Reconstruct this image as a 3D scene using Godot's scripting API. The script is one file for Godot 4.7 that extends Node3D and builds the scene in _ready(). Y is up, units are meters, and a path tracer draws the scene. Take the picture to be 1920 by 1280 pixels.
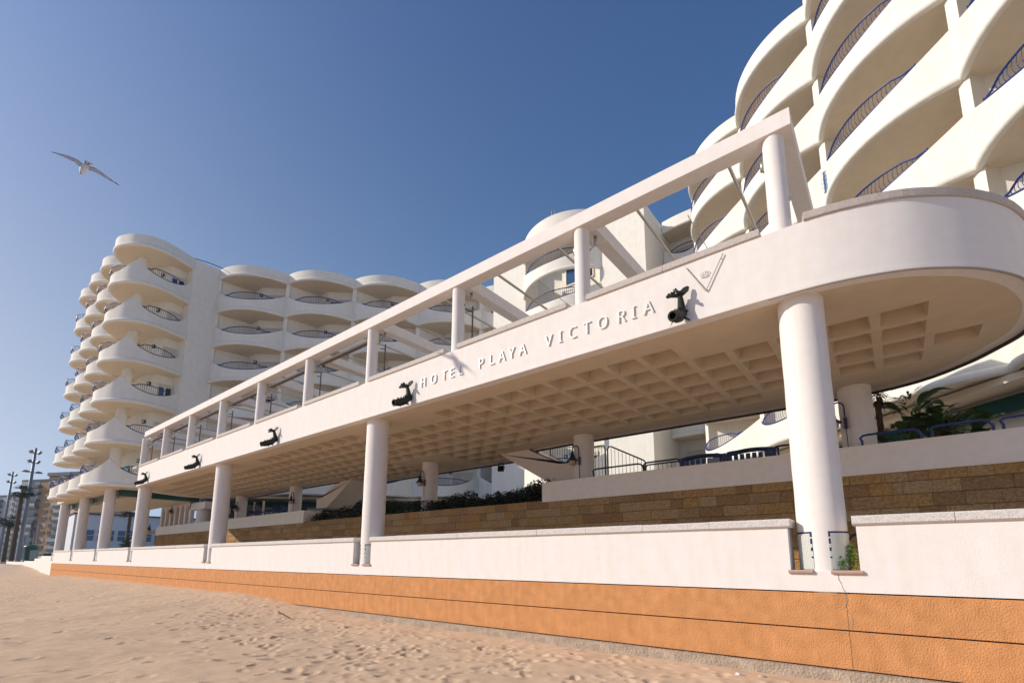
extends Node3D
# A white seaside hotel with scalloped balconies behind a raised terrace on columns, seen from the beach.
# Places are written as (x along the sea wall, h above the eye, d away from the sea); P() turns them into y-up world points.

const EYE := 1.75
var rng := RandomNumberGenerator.new()
var M := {}
var names := {}


func P(x: float, h: float, d: float) -> Vector3:
	return Vector3(x, h + EYE, -d)


func numbered(called: String) -> String:
	var n: int = names.get(called, 0)
	names[called] = n + 1
	return called if n == 0 else "%s_%03d" % [called, n]


func tag(o: Node3D, label := "", category := "", group := "", kind := "") -> Node3D:
	if label: o.set_meta("label", label)
	if category: o.set_meta("category", category)
	if group: o.set_meta("group", group)
	if kind: o.set_meta("kind", kind)
	return o


func thing(called: String, at: Vector3, label: String, category: String, group := "", turn := 0.0) -> Node3D:
	var o := Node3D.new()
	o.name = numbered(called)
	add_child(o)
	o.position = at
	o.rotation.y = turn
	tag(o, label, category, group)
	return o


func copy_of(src: Node3D, called: String, at: Vector3, turn: float, label: String) -> Node3D:
	var o: Node3D = src.duplicate()
	o.name = numbered(called)
	add_child(o)
	o.position = at
	o.rotation.y = turn
	o.set_meta("label", label)
	return o


# a mesh as a part; with world = true the shape was made in world places
func part(called: String, mesh: Mesh, m: Material, parent: Node3D, world := true, place := Transform3D()) -> MeshInstance3D:
	var o := MeshInstance3D.new()
	o.mesh = mesh
	o.material_override = m
	o.name = called if parent != self else numbered(called)
	parent.add_child(o, true)
	if world and parent != self:
		o.transform = whole(parent).affine_inverse() * place
	else:
		o.transform = place
	return o


func whole(n: Node3D) -> Transform3D:
	var t := n.transform
	var p := n.get_parent()
	while p != self and p is Node3D:
		t = p.transform * t
		p = p.get_parent()
	return t


func lone(called: String, st: SurfaceTool, m: Material, label: String, category: String, group := "") -> Node3D:
	return tag(part(called, done(st), m, self), label, category, group)


func ground_piece(called: String, mesh: Mesh, m: Material) -> Node3D:
	return tag(part(called, mesh, m, self), "", "", "", "structure")


# ---------------------------------------------------------------- shapes
func tool() -> SurfaceTool:
	var st := SurfaceTool.new()
	st.begin(Mesh.PRIMITIVE_TRIANGLES)
	st.set_smooth_group(-1)
	return st


func done(st: SurfaceTool) -> ArrayMesh:
	st.generate_normals()
	return st.commit()


func tri(st: SurfaceTool, a: Vector3, b: Vector3, c: Vector3) -> void:
	st.add_vertex(a); st.add_vertex(b); st.add_vertex(c)


func quad(st: SurfaceTool, a: Vector3, b: Vector3, c: Vector3, d: Vector3) -> void:
	tri(st, a, b, c)
	tri(st, a, c, d)


func box_t(st: SurfaceTool, t: Transform3D, s: Vector3) -> void:
	st.set_smooth_group(-1)
	var h := s / 2.0
	var v := []
	for i in 8:
		v.append(t * Vector3(h.x if i & 1 else -h.x, h.y if i & 2 else -h.y, h.z if i & 4 else -h.z))
	for f in [[0, 1, 3, 2], [5, 4, 6, 7], [4, 0, 2, 6], [1, 5, 7, 3], [2, 3, 7, 6], [4, 5, 1, 0]]:
		quad(st, v[f[0]], v[f[1]], v[f[2]], v[f[3]])


# a box between two corners given as x, h, d
func block(st: SurfaceTool, x0: float, x1: float, h0: float, h1: float, d0: float, d1: float) -> void:
	box_t(st, Transform3D(Basis(), P((x0 + x1) / 2, (h0 + h1) / 2, (d0 + d1) / 2)), Vector3(absf(x1 - x0), absf(h1 - h0), absf(d1 - d0)))


# a box with its long edges chamfered by c
func chamfered(st: SurfaceTool, x0: float, x1: float, h0: float, h1: float, d0: float, d1: float, c: float) -> void:
	var prof := [Vector2(d0 + c, h0), Vector2(d0, h0 + c), Vector2(d0, h1 - c), Vector2(d0 + c, h1), Vector2(d1 - c, h1), Vector2(d1, h1 - c), Vector2(d1, h0 + c), Vector2(d1 - c, h0)]
	st.set_smooth_group(-1)
	for i in 8:
		var p: Vector2 = prof[i]
		var q: Vector2 = prof[(i + 1) % 8]
		quad(st, P(x0, p.y, p.x), P(x0, q.y, q.x), P(x1, q.y, q.x), P(x1, p.y, p.x))
	for i in range(1, 7):
		tri(st, P(x0, prof[0].y, prof[0].x), P(x0, prof[i + 1].y, prof[i + 1].x), P(x0, prof[i].y, prof[i].x))
		tri(st, P(x1, prof[0].y, prof[0].x), P(x1, prof[i].y, prof[i].x), P(x1, prof[i + 1].y, prof[i + 1].x))


func tube(st: SurfaceTool, pts: Array, r: float, n := 8, r_end := -1.0, caps := true) -> void:
	st.set_smooth_group(0)
	var rings := []
	var side := Vector3.ZERO
	for i in pts.size():
		var d: Vector3 = (pts[mini(i + 1, pts.size() - 1)] - pts[maxi(i - 1, 0)]).normalized()
		if side == Vector3.ZERO:
			side = d.cross(Vector3.UP if absf(d.y) < 0.9 else Vector3.RIGHT).normalized()
		else:
			side = (side - d * side.dot(d)).normalized()
		var up := side.cross(d)
		var rr := r if r_end < 0.0 else lerpf(r, r_end, float(i) / (pts.size() - 1))
		var ring := []
		for k in n:
			var a := TAU * k / n
			ring.append(pts[i] + (side * cos(a) + up * sin(a)) * rr)
		rings.append(ring)
	for i in pts.size() - 1:
		for k in n:
			var k2 := (k + 1) % n
			quad(st, rings[i][k], rings[i][k2], rings[i + 1][k2], rings[i + 1][k])
	st.set_smooth_group(-1)
	if caps:
		for k in range(1, n - 1):
			tri(st, rings[0][0], rings[0][k + 1], rings[0][k])
			tri(st, rings[-1][0], rings[-1][k], rings[-1][k + 1])


# rings of radius r at height y round an upright axis: prof = [[r, y], ...] from the bottom up
func lathe(st: SurfaceTool, at: Vector3, prof: Array, n := 24) -> void:
	st.set_smooth_group(0)
	for i in prof.size() - 1:
		var a: Array = prof[i]
		var b: Array = prof[i + 1]
		for k in n:
			var p := TAU * k / n
			var q := TAU * (k + 1) / n
			var pa := at + Vector3(cos(p) * a[0], a[1], sin(p) * a[0])
			var qa := at + Vector3(cos(q) * a[0], a[1], sin(q) * a[0])
			var pb := at + Vector3(cos(p) * b[0], b[1], sin(p) * b[0])
			var qb := at + Vector3(cos(q) * b[0], b[1], sin(q) * b[0])
			if b[0] > 0.0001:
				tri(st, pa, qb, pb)
			if a[0] > 0.0001:
				tri(st, pa, qa, qb)
	st.set_smooth_group(-1)


func flat_poly(st: SurfaceTool, poly: PackedVector2Array, y: float, up := true) -> void:
	var idx := Geometry2D.triangulate_polygon(poly)
	for i in range(0, idx.size(), 3):
		var a := Vector3(poly[idx[i]].x, y, poly[idx[i]].y)
		var b := Vector3(poly[idx[i + 1]].x, y, poly[idx[i + 1]].y)
		var c := Vector3(poly[idx[i + 2]].x, y, poly[idx[i + 2]].y)
		var n := (c - a).cross(b - a).y
		if (n > 0.0) == up:
			tri(st, a, b, c)
		else:
			tri(st, a, c, b)


# upright prism over a plan polygon (x, z)
func prism(st: SurfaceTool, poly: PackedVector2Array, y0: float, y1: float, smooth := false) -> void:
	var turn := -1.0 if Geometry2D.is_polygon_clockwise(poly) else 1.0
	st.set_smooth_group(0 if smooth else -1)
	for i in poly.size():
		var p := poly[i]
		var q := poly[(i + 1) % poly.size()]
		if turn < 0.0:
			var s := p
			p = q
			q = s
		quad(st, Vector3(p.x, y0, p.y), Vector3(q.x, y0, q.y), Vector3(q.x, y1, q.y), Vector3(p.x, y1, p.y))
	st.set_smooth_group(-1)
	flat_poly(st, poly, y1, true)
	flat_poly(st, poly, y0, false)


func smooth_path(pts: Array, per := 4) -> Array:
	var out := []
	for i in pts.size() - 1:
		var a: Vector2 = pts[maxi(i - 1, 0)]
		var b: Vector2 = pts[i]
		var c: Vector2 = pts[i + 1]
		var d: Vector2 = pts[mini(i + 2, pts.size() - 1)]
		for k in per:
			out.append(b.cubic_interpolate(c, a, d, float(k) / per))
	out.append(pts[-1])
	return out


# ---------------------------------------------------------------- materials
func lin(r: float, g: float, b: float) -> Color:
	return Color(r, g, b).linear_to_srgb()


func noise_tex(freq: float, octaves: int, lo: Color, hi: Color, seed_ := 1, size := 512, kind := FastNoiseLite.TYPE_SIMPLEX_SMOOTH, mid = null) -> NoiseTexture2D:
	var n := FastNoiseLite.new()
	n.seed = seed_
	n.noise_type = kind
	n.frequency = freq
	n.fractal_octaves = octaves
	var t := NoiseTexture2D.new()
	t.width = size
	t.height = size
	t.seamless = true
	t.noise = n
	var g := Gradient.new()
	g.set_color(0, lo)
	g.set_color(1, hi)
	if mid != null:
		g.add_point(0.5, mid)
	t.color_ramp = g
	return t


# base in linear values; spread = how far the tone wanders; relief in cm
func surface(base: Color, rough: float, spread := 0.06, tile := 0.25, relief := 0.0, fine := 1.6, seed_ := 1, grain: Texture2D = null) -> StandardMaterial3D:
	var m := StandardMaterial3D.new()
	m.roughness = rough
	m.metallic_specular = 0.35
	if spread > 0.0:
		m.albedo_texture = noise_tex(0.012, 6, (base * (1.0 - spread)).linear_to_srgb(), (base * (1.0 + spread)).linear_to_srgb(), seed_)
		m.uv1_triplanar = true
		m.uv1_world_triplanar = true
		m.uv1_scale = Vector3.ONE * tile
		m.uv1_triplanar_sharpness = 4.0
	else:
		m.albedo_color = base.linear_to_srgb()
	if relief > 0.0:
		m.heightmap_enabled = true
		m.heightmap_texture = grain
		m.heightmap_scale = relief
	return m


func plain_mat(base: Color, rough := 0.5, metal := 0.0) -> StandardMaterial3D:
	var m := StandardMaterial3D.new()
	m.albedo_color = base.linear_to_srgb()
	m.roughness = rough
	m.metallic = metal
	return m


func make_materials() -> void:
	var stucco := noise_tex(0.13, 3, Color.BLACK, Color.WHITE, 11)
	var sandy := noise_tex(0.22, 3, Color.BLACK, Color.WHITE, 12)
	var pitted := noise_tex(0.06, 5, Color.BLACK, Color.WHITE, 13, 512, FastNoiseLite.TYPE_CELLULAR)
	M.terrace_white = surface(Color(0.81, 0.775, 0.762), 0.85, 0.03, 0.5, 0.16, 1.0, 2, stucco)
	M.hotel_white = surface(Color(0.82, 0.80, 0.745), 0.85, 0.035, 0.22, 0.2, 1.0, 3, stucco)
	for e in [["terrace_white", 0.985, 61], ["hotel_white", 0.98, 62]]:
		var m: StandardMaterial3D = M[e[0]] if M.has(e[0]) else null
		if m: streaked(m, e[1], e[2])
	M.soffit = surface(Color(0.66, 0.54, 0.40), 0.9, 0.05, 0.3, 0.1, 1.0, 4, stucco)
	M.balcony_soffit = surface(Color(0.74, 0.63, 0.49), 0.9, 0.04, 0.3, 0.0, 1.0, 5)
	M.band_white = surface(Color(0.85, 0.765, 0.69), 0.85, 0.04, 0.5, 0.12, 1.0, 6, stucco)
	M.ochre = surface(Color(0.62, 0.295, 0.122), 0.9, 0.12, 0.5, 0.75, 1.0, 7, stucco)
	streaked(M.ochre, 0.93, 63)
	M.granite = speckled(Color(0.50, 0.44, 0.40), 8)
	M.pale_granite = speckled(Color(0.60, 0.56, 0.53), 9)
	M.pink_stone = surface(Color(0.50, 0.34, 0.27), 0.8, 0.15, 1.5, 0.4, 1.0, 10, sandy)
	M.concrete = surface(Color(0.42, 0.33, 0.25), 0.95, 0.22, 0.8, 1.5, 1.0, 14, pitted)
	for i in 6:
		var c: Color = [Color(0.42, 0.25, 0.115), Color(0.46, 0.29, 0.14), Color(0.34, 0.195, 0.088), Color(0.45, 0.265, 0.10), Color(0.38, 0.235, 0.115), Color(0.45, 0.30, 0.155)][i]
		M["stone%d" % i] = surface(c, 0.95, 0.32, 1.7, 1.6, 1.0, 20 + i, pitted)
	M.mortar = surface(Color(0.20, 0.14, 0.08), 0.95, 0.2, 1.0)
	M.sand = surface(Color(0.62, 0.445, 0.30), 0.95, 0.08, 0.35, 0.5, 1.0, 15, sandy)
	M.paving = surface(Color(0.42, 0.38, 0.34), 0.9, 0.12, 0.4)
	M.asphalt = surface(Color(0.06, 0.06, 0.06), 0.9, 0.2, 0.4)
	M.blue = plain_mat(Color(0.012, 0.035, 0.17), 0.35)
	M.balcony_blue = plain_mat(Color(0.010, 0.030, 0.17), 0.4)
	M.navy = plain_mat(Color(0.008, 0.014, 0.055), 0.35)
	M.steel = plain_mat(Color(0.45, 0.42, 0.39), 0.32, 0.9)
	M.dark_steel = plain_mat(Color(0.09, 0.075, 0.06), 0.4, 0.6)
	M.bronze = surface(Color(0.035, 0.036, 0.026), 0.42, 0.45, 6.0, 0.5, 1.0, 30, sandy)
	M.bronze.metallic = 0.35
	M.black = plain_mat(Color(0.004, 0.004, 0.004), 0.6)
	M.letter = plain_mat(Color(0.80, 0.78, 0.75), 0.4)
	M.white_paint = plain_mat(Color(0.72, 0.70, 0.66), 0.4)
	M.frame_white = plain_mat(Color(0.66, 0.62, 0.56), 0.45)
	M.shutter = plain_mat(Color(0.60, 0.52, 0.43), 0.6)
	M.curtain_blue = plain_mat(Color(0.018, 0.075, 0.20), 0.12)
	M.dark_glass = plain_mat(Color(0.012, 0.013, 0.016), 0.06)
	M.teal = surface(Color(0.004, 0.06, 0.047), 0.25, 0.35, 0.6, 0.0, 1.0, 31)
	M.teal_pale = plain_mat(Color(0.03, 0.36, 0.38), 0.3)
	M.plaque = plain_mat(Color(0.03, 0.035, 0.05), 0.4)
	M.dark_brown = plain_mat(Color(0.045, 0.028, 0.016), 0.8)
	M.drip_grey = plain_mat(Color(0.40, 0.36, 0.33), 0.6)
	M.awning = plain_mat(Color(0.60, 0.50, 0.40), 0.8)
	M.post_steel = plain_mat(Color(0.16, 0.12, 0.09), 0.45, 0.4)
	M.globe = plain_mat(Color(0.55, 0.42, 0.25), 0.25)
	M.hedge = leafy(Color(0.020, 0.030, 0.009), 40)
	M.leaf = leafy(Color(0.06, 0.115, 0.028), 41)
	M.leaf_yellow = leafy(Color(0.14, 0.12, 0.025), 42)
	M.leaf_bright = leafy(Color(0.07, 0.19, 0.02), 43)
	M.palm_leaf = leafy(Color(0.045, 0.060, 0.018), 44)
	M.dead_leaf = surface(Color(0.085, 0.055, 0.032), 0.9, 0.3, 3.0, 0.0, 1.0, 45)
	M.trunk = surface(Color(0.11, 0.075, 0.045), 0.95, 0.35, 4.0, 1.5, 1.0, 46, sandy)
	M.apartment_ochre = surface(Color(0.37, 0.21, 0.08), 0.9, 0.12, 0.1, 0.0, 1.0, 50)
	M.apartment_grey = surface(Color(0.09, 0.105, 0.095), 0.9, 0.2, 0.1, 0.0, 1.0, 51)
	M.apartment_white = surface(Color(0.40, 0.39, 0.37), 0.9, 0.08, 0.1, 0.0, 1.0, 52)
	M.apartment_pink = surface(Color(0.45, 0.30, 0.22), 0.9, 0.1, 0.1, 0.0, 1.0, 53)
	M.slate = plain_mat(Color(0.018, 0.02, 0.03), 0.6)
	M.villa_white = surface(Color(0.68, 0.68, 0.70), 0.85, 0.04, 0.1, 0.0, 1.0, 54)
	M.villa_glass = plain_mat(Color(0.10, 0.16, 0.24), 0.1)
	M.mast = plain_mat(Color(0.22, 0.23, 0.25), 0.5, 0.3)
	M.kiosk_green = plain_mat(Color(0.01, 0.10, 0.06), 0.4)
	M.car_white = plain_mat(Color(0.60, 0.60, 0.60), 0.25)
	M.car_red = plain_mat(Color(0.25, 0.012, 0.012), 0.25)
	M.car_grey = plain_mat(Color(0.12, 0.125, 0.13), 0.25)
	M.tyre = plain_mat(Color(0.015, 0.015, 0.015), 0.9)
	M.feather = plain_mat(Color(0.72, 0.70, 0.67), 0.9)
	M.wing_under = plain_mat(Color(0.62, 0.58, 0.54), 0.9)
	M.wing_dark = plain_mat(Color(0.10, 0.095, 0.09), 0.9)
	M.feather_black = plain_mat(Color(0.012, 0.012, 0.012), 0.9)
	M.bill = plain_mat(Color(0.35, 0.16, 0.02), 0.5)
	M.tile_white = plain_mat(Color(0.60, 0.62, 0.58), 0.2)
	M.grout = plain_mat(Color(0.34, 0.34, 0.31), 0.9)
	M.tile_blue = plain_mat(Color(0.01, 0.016, 0.08), 0.2)
	M.barrier_blue = plain_mat(Color(0.006, 0.055, 0.17), 0.45)
	M.barrier_panel = plain_mat(Color(0.30, 0.30, 0.37), 0.5)
	M.towel_white = plain_mat(Color(0.62, 0.62, 0.64), 0.95)
	M.towel_blue = plain_mat(Color(0.15, 0.28, 0.50), 0.95)
	M.towel_red = plain_mat(Color(0.5, 0.12, 0.07), 0.95)


func leafy(base: Color, seed_: int) -> StandardMaterial3D:
	var m := surface(base, 0.5, 0.45, 1.5, 0.0, 1.0, seed_)
	m.backlight_enabled = true
	m.backlight = (base * 1.2).linear_to_srgb()
	return m


func speckled(base: Color, seed_: int) -> StandardMaterial3D:
	var im := Image.create(256, 256, false, Image.FORMAT_RGB8)
	var r := RandomNumberGenerator.new()
	r.seed = seed_
	for y in 256:
		for x in 256:
			var k := r.randf()
			var f := 0.42 if k < 0.10 else (1.30 if k > 0.82 else 0.86 + 0.28 * r.randf())
			im.set_pixel(x, y, (base * f).linear_to_srgb())
	var m := StandardMaterial3D.new()
	m.albedo_texture = ImageTexture.create_from_image(im)
	m.uv1_triplanar = true
	m.uv1_world_triplanar = true
	m.uv1_scale = Vector3.ONE * 0.75
	m.roughness = 0.75
	return m


# rain streaks and grime: tall soft stains multiplied over a painted wall
func streaked(m: StandardMaterial3D, low: float, seed_: int) -> void:
	m.detail_enabled = true
	m.detail_blend_mode = BaseMaterial3D.BLEND_MODE_MUL
	m.detail_uv_layer = BaseMaterial3D.DETAIL_UV_2
	m.detail_albedo = noise_tex(0.02, 5, Color(low, low * 0.985, low * 0.96), Color(1, 1, 1), seed_)
	m.uv2_triplanar = true
	m.uv2_world_triplanar = true
	m.uv2_scale = Vector3(0.45, 0.07, 0.45)
	m.uv2_triplanar_sharpness = 4.0


func _ready() -> void:
	# camera: a level-headed wide lens with a rising front, as the photograph's
	var cam := Camera3D.new()
	cam.name = "camera"
	add_child(cam)
	cam.position = P(0, 0, 0)
	cam.basis = Basis.from_euler(Vector3(0.1592, 0.6571, 0))
	cam.projection = Camera3D.PROJECTION_FRUSTUM
	cam.near = 0.1
	cam.far = 3000.0
	cam.size = 0.1 * 1280.0 / 898.43
	cam.frustum_offset = Vector2(-24.2, 260.7) / 898.43 * 0.1
	cam.current = true
	# sky, sun, exposure
	var env := Environment.new()
	env.background_mode = Environment.BG_SKY
	env.tonemap_mode = Environment.TONE_MAPPER_LINEAR
	env.tonemap_exposure = 1.04
	env.background_energy_multiplier = 1.0
	env.sdfgi_enabled = true
	env.ssao_enabled = true
	env.ssil_enabled = true
	env.sky = Sky.new()
	env.sky.sky_material = clear_sky(Vector3(-0.665, 0.465, 0.585).normalized())
	env.fog_enabled = true
	env.fog_density = 0.0004
	env.fog_light_color = Color(0.74, 0.79, 0.87)
	var we := WorldEnvironment.new()
	we.name = "environment"
	we.environment = env
	add_child(we)
	var sun := DirectionalLight3D.new()
	sun.name = "sun"
	sun.light_color = Color(1.0, 0.955, 0.885)
	sun.light_energy = 1.33
	sun.light_angular_distance = 0.5
	sun.shadow_enabled = true
	add_child(sun)
	sun.look_at_from_position(Vector3(-0.665, 0.465, 0.585) * 50.0, Vector3.ZERO)
	rng.seed = 7
	make_materials()
	build_ground()
	build_sea_wall()
	build_terrace()
	build_stone_wall()
	build_tower_wing()
	build_middle_wing()
	build_block()
	build_right_wing()
	build_city()
	build_pergola()
	build_sign()
	build_spouts()
	build_stairs()
	build_lower_terrace_things()
	build_plants()
	build_gull()


# air only: a pale band towards the horizon and a glow round the sun
func clear_sky(to_sun: Vector3) -> PanoramaSkyMaterial:
	var w := 512
	var im := Image.create(w, w / 2, false, Image.FORMAT_RGBF)
	for y in w / 2:
		var el := (0.5 - (y + 0.5) / (w / 2)) * PI
		for x in w:
			var az := (x + 0.5) / w * TAU
			var d := Vector3(sin(az) * cos(el), sin(el), -cos(az) * cos(el))
			var e := maxf(rad_to_deg(el), 0.0)
			var a := rad_to_deg(acos(clampf(d.dot(to_sun), -1.0, 1.0)))
			var h := exp(-e / 28.0)
			var s := exp(-a / 20.0)
			var w2 := exp(-e / 20.0 - a / 30.0)
			var c := Color(0.014 + 0.111 * h + 0.407 * s + 2.846 * w2, 0.033 + 0.385 * h + 0.769 * s + 1.674 * w2, 0.150 + 0.648 * h + 1.59 * s)
			im.set_pixel(x, y, c)
	var m := PanoramaSkyMaterial.new()
	m.panorama = ImageTexture.create_from_image(im)
	return m


# ---------------------------------------------------------------- beach and ground
func sand_height(x: float, d: float) -> float:
	var wall := -1.75
	if x < -11.0:
		wall = lerpf(-1.75, -1.39, smoothstep(-11.0, -21.0, x))
	if x < -50.0:
		wall = lerpf(-1.39, -1.56, smoothstep(-50.0, -58.0, x))
	var h := lerpf(-1.66, wall, smoothstep(0.0, 8.4, d))
	if x < -57.0:
		var away := smoothstep(-57.5, -75.0, x)
		h = lerpf(h, -0.86 - 0.07 * clampf(7.5 - d, 0.0, 12.0), away)
	if d < 0.0:
		h = lerpf(h, -2.3, smoothstep(0.0, -40.0, d))
	return h


func build_ground() -> void:
	var xs := PackedFloat32Array()
	var ds := PackedFloat32Array()
	var x := 4.0
	while x > -15.0:
		xs.append(x); x -= 0.035
	var step := 0.04
	while x > -120.0:
		xs.append(x); x -= step; step = minf(step * 1.012, 1.5)
	while x > -1500.0:
		xs.append(x); x -= 60.0
	var d := 30.0
	while d > 8.5:
		ds.append(d); d -= 0.6
	d = 8.5
	while d > 0.2:
		ds.append(d); d -= 0.035
	step = 0.04
	while d > -900.0:
		ds.append(d); d -= step; step *= 1.12
	var nx := xs.size()
	var nd := ds.size()
	var hs := PackedFloat32Array()
	hs.resize(nx * nd)
	var big := FastNoiseLite.new()
	big.seed = 3; big.frequency = 0.35; big.fractal_octaves = 3
	var small := FastNoiseLite.new()
	small.seed = 4; small.frequency = 2.2; small.fractal_octaves = 3
	for j in nd:
		for i in nx:
			var px := xs[i]
			var pd := ds[j]
			var h := sand_height(px, pd) + big.get_noise_2d(px, pd) * 0.05
			if px > -70.0 and pd > -8.0:
				h += small.get_noise_2d(px, pd) * 0.009
				# wind ripples on the open side of the beach, dying out towards the trampled strip
				var calm := smoothstep(5.0, 3.6, pd + big.get_noise_2d(px * 0.7 + 40.0, pd) * 1.5 + (px + 9.0) * 0.22)
				if calm > 0.0:
					h += calm * 0.0035 * sin((pd * 0.79 - px * 0.61 + big.get_noise_2d(px, pd + 90.0) * 0.25) * 40.0)
			hs[j * nx + i] = h
	# footprints: a heel-deep hollow with a pushed-up rim, thickest in the trampled strip by the wall
	for k in 3400:
		var fx := -60.0 + 63.0 * pow(rng.randf(), 0.42)
		var fd := 8.2 - 7.6 * pow(rng.randf(), 1.15)
		if rng.randf() < smoothstep(4.6, 2.8, fd + (fx + 9.0) * 0.22) * 0.86:
			continue
		if fd > 7.7 and rng.randf() < 0.6:
			continue
		var turn := rng.randf() * TAU
		var la := rng.randf_range(0.10, 0.17)
		var lb := la * rng.randf_range(0.45, 0.8)
		var deep := rng.randf_range(0.006, 0.030) * (0.75 if fd > 6.5 else 1.0)
		var i0 := _index_down(xs, fx + 0.34)
		var i1 := _index_down(xs, fx - 0.34)
		var j0 := _index_down(ds, fd + 0.34)
		var j1 := _index_down(ds, fd - 0.34)
		for j in range(j0, mini(j1 + 1, nd)):
			for i in range(i0, mini(i1 + 1, nx)):
				var dx := xs[i] - fx
				var dd := ds[j] - fd
				var u := (dx * cos(turn) + dd * sin(turn)) / la
				var v := (dd * cos(turn) - dx * sin(turn)) / lb
				var r := sqrt(u * u + v * v)
				if r < 2.0:
					hs[j * nx + i] += deep * (-exp(-r * r * r * 1.3) + 0.42 * exp(-pow((r - 1.25) * 3.2, 2.0)) * (1.0 + 0.6 * u))
	var vs := PackedVector3Array()
	vs.resize(nx * nd)
	var idx := PackedInt32Array()
	for j in nd:
		for i in nx:
			vs[j * nx + i] = P(xs[i], hs[j * nx + i], ds[j])
	for j in nd - 1:
		for i in nx - 1:
			var a := j * nx + i
			idx.append_array([a, a + nx + 1, a + 1, a, a + nx, a + nx + 1])
	var ns := PackedVector3Array()
	ns.resize(nx * nd)
	for j in nd:
		for i in nx:
			var l := vs[j * nx + maxi(i - 1, 0)]
			var r := vs[j * nx + mini(i + 1, nx - 1)]
			var f := vs[maxi(j - 1, 0) * nx + i]
			var b := vs[mini(j + 1, nd - 1) * nx + i]
			var n := (r - l).cross(b - f).normalized()
			ns[j * nx + i] = n if n.y > 0.0 else -n
	var arr := []
	arr.resize(Mesh.ARRAY_MAX)
	arr[Mesh.ARRAY_VERTEX] = vs
	arr[Mesh.ARRAY_NORMAL] = ns
	arr[Mesh.ARRAY_INDEX] = idx
	var sand := ArrayMesh.new()
	sand.add_surface_from_arrays(Mesh.PRIMITIVE_TRIANGLES, arr)
	ground_piece("sand", sand, M.sand)
	# the beach goes on to the right of the camera, and a strip of sand runs on to the left behind the dune
	var st := tool()
	quad(st, P(3.99, -1.78, 8.5), P(3.99, -1.78, -300.0), P(600.0, -2.4, -300.0), P(600.0, -1.8, 8.5))
	ground_piece("beach", done(st), M.sand)
	# promenade behind the wall and the street beyond
	st = tool()
	quad(st, P(-59.0, -0.62, 8.9), P(600.0, -0.62, 8.9), P(600.0, -0.62, 700.0), P(-59.0, -0.62, 700.0))
	quad(st, P(-1500.0, -0.72, 9.4), P(-59.0, -0.72, 9.4), P(-59.0, -0.62, 700.0), P(-1500.0, -0.62, 700.0))
	ground_piece("promenade", done(st), M.paving)
	st = tool()
	quad(st, P(-1400.0, -0.55, 24.0), P(-84.0, -0.55, 24.0), P(-84.0, -0.55, 36.0), P(-1400.0, -0.55, 36.0))
	ground_piece("road", done(st), M.asphalt)
	# little things lying on the sand
	var at := P(-1.75, sand_height(-1.75, 7.9) + 0.03, 7.95)
	st = tool()
	lathe(st, Vector3.ZERO, [[0.0, -0.035], [0.05, -0.02], [0.062, 0.005], [0.045, 0.03], [0.0, 0.042]], 10)
	var o := thing("pebble", at, "small tan pebble on the sand below the column with blue tiles", "stone")
	o.scale = Vector3(1.0, 0.7, 0.75)
	part("stone", done(st), M.pink_stone, o, false)
	st = tool()
	for k in 5:
		var t := Transform3D(Basis.from_euler(Vector3(rng.randf(), rng.randf() * 6.0, rng.randf())), P(-2.1 + rng.randf() * 0.14, sand_height(-2.0, 7.85) + 0.02, 7.85 + rng.randf() * 0.1))
		box_t(st, t, Vector3(0.07, 0.004, 0.06))
	lone("litter_scrap", st, M.frame_white, "crumpled white paper scrap on the sand beside the tan pebble", "litter")
	st = tool()
	tube(st, [P(-14.9, sand_height(-14.9, 7.2) + 0.03, 7.2), P(-14.2, sand_height(-14.5, 7.1) + 0.045, 7.0), P(-13.6, sand_height(-13.6, 7.0) + 0.03, 6.9)], 0.014, 6)
	lone("driftwood_stick", st, M.trunk, "thin grey stick lying flat on the sand near the orange wall", "stick")


func _index_down(a: PackedFloat32Array, v: float) -> int:
	var lo := 0
	var hi := a.size() - 1
	while lo < hi:
		var mid := (lo + hi) / 2
		if a[mid] > v:
			lo = mid + 1
		else:
			hi = mid
	return lo


# ---------------------------------------------------------------- the sea wall
const COLUMNS := [-0.91, -12.6, -24.3, -36.0, -44.06, -51.65, -59.24]   # along the wall; the last three carry the far wing
const COL_D := 8.76


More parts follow.
